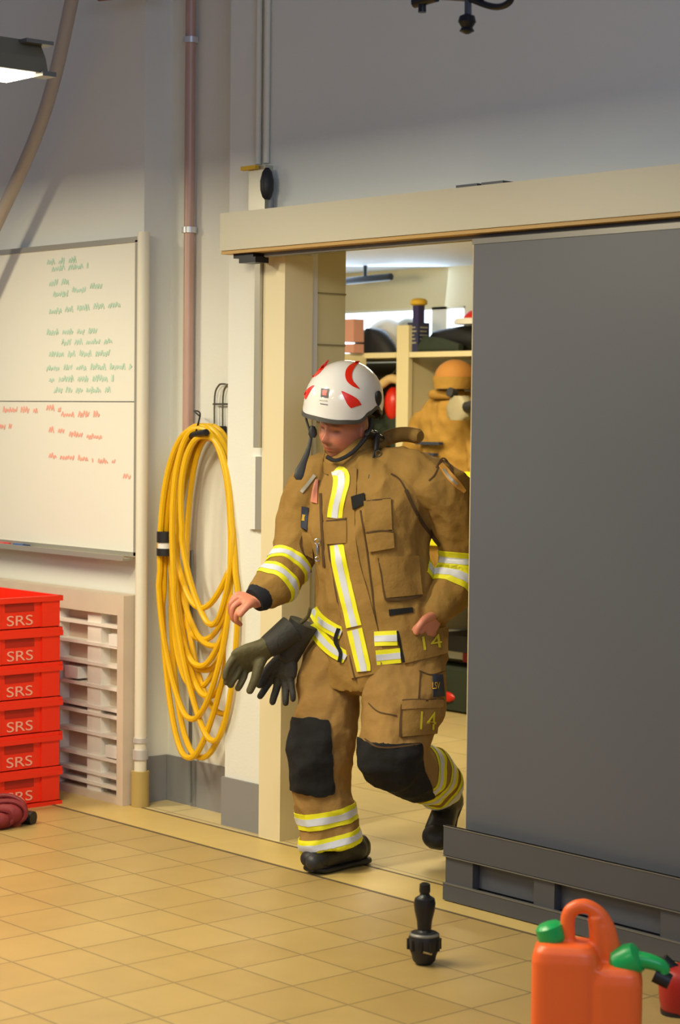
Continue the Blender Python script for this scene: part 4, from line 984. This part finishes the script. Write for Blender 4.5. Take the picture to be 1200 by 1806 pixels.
# collar: open standing ring
bm = BM(); secs = []
CB = M(622, 812, .03)
def ringpts(c, a, b_, n=40, open_=.0): return [c+HS*0+S_*(a*math.cos(t))+F_*(b_*math.sin(t)) for t in np.linspace(0, 2*math.pi, n, endpoint=False)]
rings = []
for (x, y, z, a, b_, dip) in ((626, 826, .02, .120, .112, .02), (620, 806, .02, .105, .105, .012), (618, 786, .03, .100, .100, -.01), (620, 770, .04, .098, .098, -.02), (620, 770, .04, .090, .090, -.02), (620, 790, .03, .088, .088, -.01), (622, 812, .03, .09, .088, 0)):
    c = M(x, y, z); ring = []
    for k in range(48):
        t = 2*math.pi*k/48; q = math.cos(t-math.pi/2)          # front = F_
        drop = -.075*max(0, math.cos(t-math.pi/2-.25))**3*(1 if y < 800 else .3)
        ring.append(bm.verts.new(c+S_*(a*math.cos(t))+F_*(b_*math.sin(t))+UZ*drop))
    rings.append(ring)
for A, B in zip(rings, rings[1:]):
    for k in range(48): bm.faces.new((A[k], A[(k+1) % 48], B[(k+1) % 48], B[k]))
collar = finish(bm, 'collar', m_cloth, jacket)
# rolled hood behind the neck, right of the head
bm = BM(); tube(bm, smoothpath([M(668, 782, .06), M(690, 770, .06), (M(715, 766, .03)), (M(742, 770, -.02))], 6), [.024]*4+[.028]*14+[.020], 14)
finish(bm, 'rolled_hood', m_cloth, jacket)
bm = BM(); tube(bm, smoothpath([M(664, 768, -.06), M(663, 785, -.075), M(660, 800, -.085), M(655, 825, -.11), M(651, 845, -.13)], 5), .0045, 8); finish(bm, 'black_cord', m_black, jacket)
bm = BM(); tube(bm, smoothpath([M(666, 765, -.05), M(663, 795, -.08)], 4), [.010, .012, .012, .011, .008], 10); finish(bm, 'cord_toggle', m_black, jacket)
bm = BM(); c = M(667, 800, -.085); tube(bm, [c+RH*(.011*math.cos(t))+UZ*(.011*math.sin(t)) for t in np.linspace(0, 2*math.pi, 18, endpoint=False)], .002, 6, closed=True); finish(bm, 'wire_ring', m_wire, jacket)

# ---- trousers details
def inpoly(x, y, P):
    c = False
    for i in range(len(P)):
        (x1, y1), (x2, y2) = P[i], P[i-1]
        if (y1 > y) != (y2 > y) and x < (x2-x1)*(y-y1)/(y2-y1)+x1: c = not c
    return c
def proj(p):
    v = p-CAM; z = v.dot(D); return 600+FPX*v.dot(RW)/z, 903-FPX*v.dot(UW)/z, z
def region(src, poly, zr, off, thick, name, mt, parent, back=-.35):
    bm = BM(); bm.from_mesh(src.data); bm.normal_update(); kill = []
    for v in bm.verts:
        x, y, z = proj(v.co)
        if not (zr[0] <= z <= zr[1] and inpoly(x, y, poly) and v.normal.dot((CAM-v.co).normalized()) > back): kill.append(v)
    bmesh.ops.delete(bm, geom=kill, context='VERTS')
    for _ in range(4):
        bd = [v for v in bm.verts if v.is_boundary]
        new = [(v, sum((e.other_vert(v).co for e in v.link_edges if e.is_boundary), Vector())/max(1, len([e for e in v.link_edges if e.is_boundary]))) for v in bd]
        for v, c in new: v.co = v.co*.5+c*.5
    bm.normal_update(); mv = [(v, v.normal.copy()) for v in bm.verts]
    for v, n_ in mv: v.co += n_*off
    bmesh.ops.solidify(bm, geom=bm.faces[:], thickness=thick)
    return finish(bm, name, mt, parent)
region(trousers, [(495, 1262), (583, 1268), (587, 1335), (592, 1404), (560, 1406), (515, 1396), (490, 1330)], (7.1, 7.6), .008, .006, 'knee_pad', m_blk, trousers)
region(trousers, [(620, 1290), (650, 1308), (690, 1312), (744, 1308), (746, 1350), (768, 1400), (764, 1440), (690, 1430), (620, 1370)], (6.9, 7.345), .008, .006, 'knee_pad', m_blk, trousers)
line(tbv, [(645, 1303), (665, 1316), (700, 1318), (742, 1312)], 1.4, m_seamfold, trousers, off=.010)
for c, ax, hw, rad in ((M(575, 1437, .01), M(588, 1486, .01)-M(570, 1390, .0), .030, .16), (M(584, 1478, .01), M(588, 1486, .01)-M(575, 1425, .0), .026, .16)):
    band(trousers, c, ax, hw, rad, trousers)
SAX = M(772, 1385, .08)-M(722, 1356, -.12)
for x, y, z, hw in ((738, 1352, -.06, .030), (758, 1370, .01, .032), (777, 1386, .07, .026)):
    band(trousers, M(x, y, z), SAX, hw, .15, trousers)
cg_ = pocket(tbv, (710, 1239), (776, 1237), (768, 1292), (706, 1300), trousers, 'cargo_pocket', off=.014)
slab(quadgrid((709, 1236), (778, 1234), (778, 1248), (709, 1251)), tbv, 'pocket_flap', m_cloth2, trousers, off=.019, thick=.006, smooth=4)
line(tbv, [(709, 1237), (778, 1235)], 1.6, m_seamfold, trousers, off=.0205)
line(tbv, [(710, 1242), (707, 1280), (705, 1300)], 2.2, m_seamfold, trousers, off=.015)
text_on(objbvh(cg_), '14', 756, 1271, 28, 32, m_num, cg_, 'number', rot=.06, off=.006)
pt_ = slab(quadgrid((763, 1190), (780, 1189), (783, 1228), (763, 1229)), tbv, 'thigh_patch', m_patch, trousers, off=.009, thick=.004, smooth=3)
text_on(objbvh(pt_), 'LSV', 770, 1209, 13, 12, m_patchy, pt_, 'patch_lettering', off=.005)
line(tbv, [(742, 1185), (738, 1240)], 1., m_seamfold, trousers)
line(tbv, [(740, 1183), (762, 1190), (788, 1182)], 1., m_seamfold, trousers)
line(tbv, [(650, 1240), (668, 1255), (700, 1262)], .9, m_seamfold, trousers)

# ---- boots
def boot(name, ank, toe, top, dirup, side, lab=None):
    bm = BM(); f = (toe-ank); L = f.length; f = f.normalized(); up = (dirup-f*dirup.dot(f)).normalized(); sd = f.cross(up)
    # foot
    loft(bm, [(ank-f*.085+up*-.005, sd*.028, up*.030), (ank-f*.065+up*.0, sd*.040, up*.045), (ank+f*.0+up*.0, sd*.044, up*.05), (ank+f*(L*.45)-up*.008, sd*.050, up*.042), (ank+f*(L*.75)-up*.014, sd*.054, up*.036), (ank+f*(L*.95)-up*.018, sd*.046, up*.030), (ank+f*(L*1.05)-up*.022, sd*.026, up*.02)], n=26, e=2.6)
    chain(bm, [ank-f*.02, ank+(top-ank)*.5, top], [.055, .060, .066], 4, 20)
    o = finish(remesh(bm, .006, 3), name, m_leather, per)
    bm = BM(); z = -.052
    loft(bm, [(ank-f*.09+up*z, sd*.026, up*.012), (ank-f*.06+up*z, sd*.040, up*.013), (ank+f*.02+up*z, sd*.040, up*.011), (ank+f*(L*.5)+up*z, sd*.050, up*.011), (ank+f*(L*.85)+up*z, sd*.053, up*.012), (ank+f*(L*1.07)+up*(z+.006), sd*.028, up*.010)], n=24, e=3)
    finish(bm, 'boot_sole', m_black, o)
    bm = BM(); ball(bm, ank+f*(L*.88)-up*.014, (f*.058, sd*.056, up*.038), 12); finish(bm, 'toe_cap', m_black, o)
    return o
g1 = onplane(616, 1528, 2, 0); g2 = onplane(549, 1541, 2, 0)
boot('boot', Vector((g1.x, g1.y, .066)), Vector((g2.x, g2.y, .066)), M(590, 1478, .01), UZ, None)
boot('boot', M(790, 1418, .15), M(768, 1476, .03), M(772, 1385, .08), (M(772, 1385, .08)-M(800, 1440, .15)).normalized()*.3+(-D*1.0+RW*-.25), None)

# ---- helmet
hel = empty('helmet', HL(0, 0, .09)); hel.parent = per; hel.matrix_parent_inverse = per.matrix_world.inverted(); hel['label'] = 'white helmet with red markings'
HO = HL(0, .002, .098)
def shellpt(az, t, k=1.):
    """az 0 = front, t 0 = crown .. 1 = lower edge"""
    lowf = {0: -.022, 40: -.030, 62: -.036, 80: -.012, 95: .0, 112: -.035, 130: -.070, 180: -.078}
    a = abs(((math.degrees(az)+180) % 360)-180); ks = sorted(lowf)
    for k0, k1 in zip(ks, ks[1:]):
        if k0 <= a <= k1: q = (a-k0)/(k1-k0); q = q*q*(3-2*q); low = lowf[k0]*(1-q)+lowf[k1]*q; break
    A_, B_, H_ = .136*k, .160*k, .150*k
    tend = math.acos(max(-.95, min(.95, low/H_)))
    th = t*tend
    fl = 1+.05*max(0, (t-.86)/.14)**1.5*(1 if a < 75 else .3)
    if a < 60: fl += .045*max(0, (t-.80)/.2)*math.cos(math.radians(a*1.5))
    return HO+HS*(A_*math.sin(th)*math.sin(az)*fl)+HF*(B_*math.sin(th)*math.cos(az)*fl)+HU*(H_*math.cos(th))
def shellmesh(t0, t1, a0, a1, nt_, na, k=1., th=.004, closed=False):
    bm = BM(); G = []
    for i in range(nt_+1):
        t = t0+(t1-t0)*i/nt_; row = []
        for j in range(na if closed else na+1):
            row.append(bm.verts.new(shellpt(a0+(a1-a0)*j/na, t, k)))
        G.append(row)
    for A, B in zip(G, G[1:]):
        m_ = len(A)
        for j in range(m_ if closed else m_-1): bm.faces.new((A[j], A[(j+1) % m_], B[(j+1) % m_], B[j]))
    bmesh.ops.remove_doubles(bm, verts=bm.verts, dist=.0003)
    bmesh.ops.recalc_face_normals(bm, faces=bm.faces); bmesh.ops.solidify(bm, geom=bm.faces[:], thickness=th)
    return bm
bm = shellmesh(.0, 1, 0, 2*math.pi, 34, 96, closed=True)
tmp = bm.copy(); hbv = BVHTree.FromBMesh(tmp); tmp.free()
shell = finish(bm, 'helmet_shell', m_helm, hel)
bm = shellmesh(.955, 1.012, 0, 2*math.pi, 3, 96, 1.012, .006, closed=True); finish(bm, 'edge_trim', mat('dark edge trim', (70, 68, 62), .5), hel)
bm = shellmesh(.0, .985, 0, 2*math.pi, 20, 64, .93, .006, closed=True); finish(bm, 'inner_lining', m_black, hel)
def hslab(g, name, mt, off=.0022): return slab(g, hbv, name, mt, hel, off=off, thick=.001, smooth=0)
def polyg(L, Rr): # left polyline and right polyline (same length)
    return [[tuple(np.array(a)*(1-s)+np.array(b)*s) for s in np.linspace(0, 1, 5)] for a, b in zip(smoothpath([(*p, 0) for p in L], 4), smoothpath([(*p, 0) for p in Rr], 4))]
hslab([[p[:2] for p in r] for r in polyg([(628, 637), (614, 647), (609, 659), (612, 672), (622, 681), (634, 686)], [(635, 637), (626, 648), (621, 659), (622, 670), (628, 678), (635, 686)])], 'red_marking', m_hred)
hslab([[p[:2] for p in r] for r in polyg([(602, 690), (608, 703), (613, 713), (619, 720)], [(605, 690), (622, 698), (632, 705), (638, 714)])], 'red_marking', m_hred)
hslab([[p[:2] for p in r] for r in polyg([(580, 634), (568, 645), (558, 657), (551, 664)], [(581, 636), (573, 648), (562, 660), (552, 666)])], 'red_marking', m_hred)
hslab([[p[:2] for p in r] for r in polyg([(552, 680), (542, 687), (537, 695), (538, 703)], [(555, 680), (549, 688), (544, 697), (540, 704)])], 'red_marking', m_hred)
bd = hslab(quadgrid((567, 685), (581, 686), (579, 702), (566, 700), 3), 'front_badge', mat('navy badge', (44, 44, 60), .4))
hslab(quadgrid((569.5, 688), (577.5, 688.5), (576.5, 698), (569, 697), 2), 'badge_emblem', mat('red emblem', (206, 64, 50), .4), .0035)
hslab(quadgrid((564, 705), (577, 706), (577, 707.5), (564, 706.5), 3), 'badge_line', m_alu); hslab(quadgrid((565, 711), (578, 713), (578, 714.5), (565, 712.5), 3), 'badge_line', m_grey)
h = hitp(hbv, 667, 703) or HL(.14, -.03, .03)
bm = BM(); ball(bm, h-D*.0, (HF*.020, HS*.011, HU*.030), 10); finish(bm, 'side_clip', m_black, hel)
# ear protection, straps, buckle and hanging strap
bm = BM(); tube(bm, smoothpath([M(655, 738, -.06), M(653, 755, -.07), M(646, 770, -.078), (M(634, 786, -.085)), M(619, 800, -.095), M(603, 809, -.102), M(590, 812, -.10), M(577, 806, -.08)], 6), .0078, 8)
finish(bm, 'chin_strap', m_black, hel)
bm = BM(); tube(bm, smoothpath([HL(.110, -.045, .0), HL(.100, -.03, -.04), HL(.090, .015, -.070)], 6), .0062, 8); finish(bm, 'rear_strap', m_black, hel)
bm = BM(); tube(bm, smoothpath([HL(.125, .03, .015), HL(.118, -.03, -.015), HL(.09, -.11, -.05), HL(.0, -.155, -.055)], 6), .012, 10); finish(bm, 'ear_lining', m_black, hel)
bm = BM(); tube(bm, smoothpath([M(539, 728, -.02), M(541, 742, -.02), M(546, 757, -.03), M(549, 768, -.03)], 5), .0042, 8); tube(bm, smoothpath([M(551, 752, -.02), M(548, 765, -.03)], 4), .008, 8); finish(bm, 'side_strap', m_black, hel)
bm = BM(); loft(bm, [(M(552, y, -.03), RW*a, D*.010) for y, a in ((752, .008), (758, .014), (766, .016), (772, .009))], n=14, e=3); finish(bm, 'buckle', m_black, hel)
bm = BM(); secs = []
for (x, y, z, hw) in ((549, 770, -.03, .006), (546, 786, -.04, .007), (541, 802, -.05, .011), (535, 816, -.06, .013), (530, 828, -.07, .018), (527, 840, -.075, .018), (527, 846, -.075, .010)):
    secs.append((M(x, y, z), RW*hw, D*.004+UW*.001))
loft(bm, secs, n=14, e=3); finish(bm, 'hanging_strap', m_black, hel)

# ---- work gloves swinging from the belt clip (things of their own)
def glove(wr, kn, fing, th, mt, cuff_to, label, cr=.055):
    o = empty('work_glove', wr, label=label, category='glove', group='work gloves hanging from the belt')
    bm = BM(); hand(bm, wr, None, kn, fing, th, s=1.5)
    finish(remesh(bm, .005, 2), 'glove_hand', mt, o)
    bm = BM(); P = smoothpath([wr+(wr-cuff_to)*.12, wr, (wr+cuff_to)/2, cuff_to], 5); Rr = np.linspace(.036, cr, len(P)); tube(bm, P, list(Rr), 20); finish(bm, 'glove_cuff', m_glove2, o)
    return o
glove(M(474, 1140, -.05), [M(433, 1180, -.02), M(425, 1172, -.035), M(418, 1165, -.05), M(414, 1158, -.065)],
      [[M(430, 1194, -.03), M(424, 1207, -.04), M(420, 1214, -.04)], [M(418, 1188, -.05), M(410, 1201, -.06), M(407, 1208, -.06)],
       [M(408, 1182, -.065), M(401, 1195, -.07), M(399, 1203, -.07)], [M(403, 1174, -.08), M(398, 1186, -.085), M(397, 1194, -.085)]],
      [M(464, 1156, -.04), M(456, 1176, -.06), M(450, 1198, -.07), M(441, 1218, -.07)], m_glove, M(515, 1110, -.02), 'olive and black work glove hanging at his hip, nearer the hose')
glove(M(508, 1158, .02), [M(482, 1192, .06), M(492, 1196, .04), M(503, 1198, .02), M(513, 1197, .0)],
      [[M(472, 1208, .06), M(463, 1222, .05), M(459, 1228, .05)], [M(488, 1214, .04), M(483, 1230, .03), M(481, 1238, .03)],
       [M(504, 1216, .01), M(504, 1232, .0), M(504, 1240, .0)], [M(515, 1212, -.01), M(517, 1226, -.02), M(517, 1233, -.02)]],
      [M(492, 1165, .03), M(474, 1182, .04), M(464, 1198, .04), M(458, 1208, .03)], m_glove2, M(536, 1098, .0), 'dark work glove hanging against his thigh, behind the olive one')
bm = BM(); tube(bm, smoothpath([M(548, 1072, -.09), M(543, 1088, -.06), M(530, 1100, -.02), M(520, 1112, -.01)], 5), .007, 8); finish(bm, 'glove_strap', m_glove, jacket)
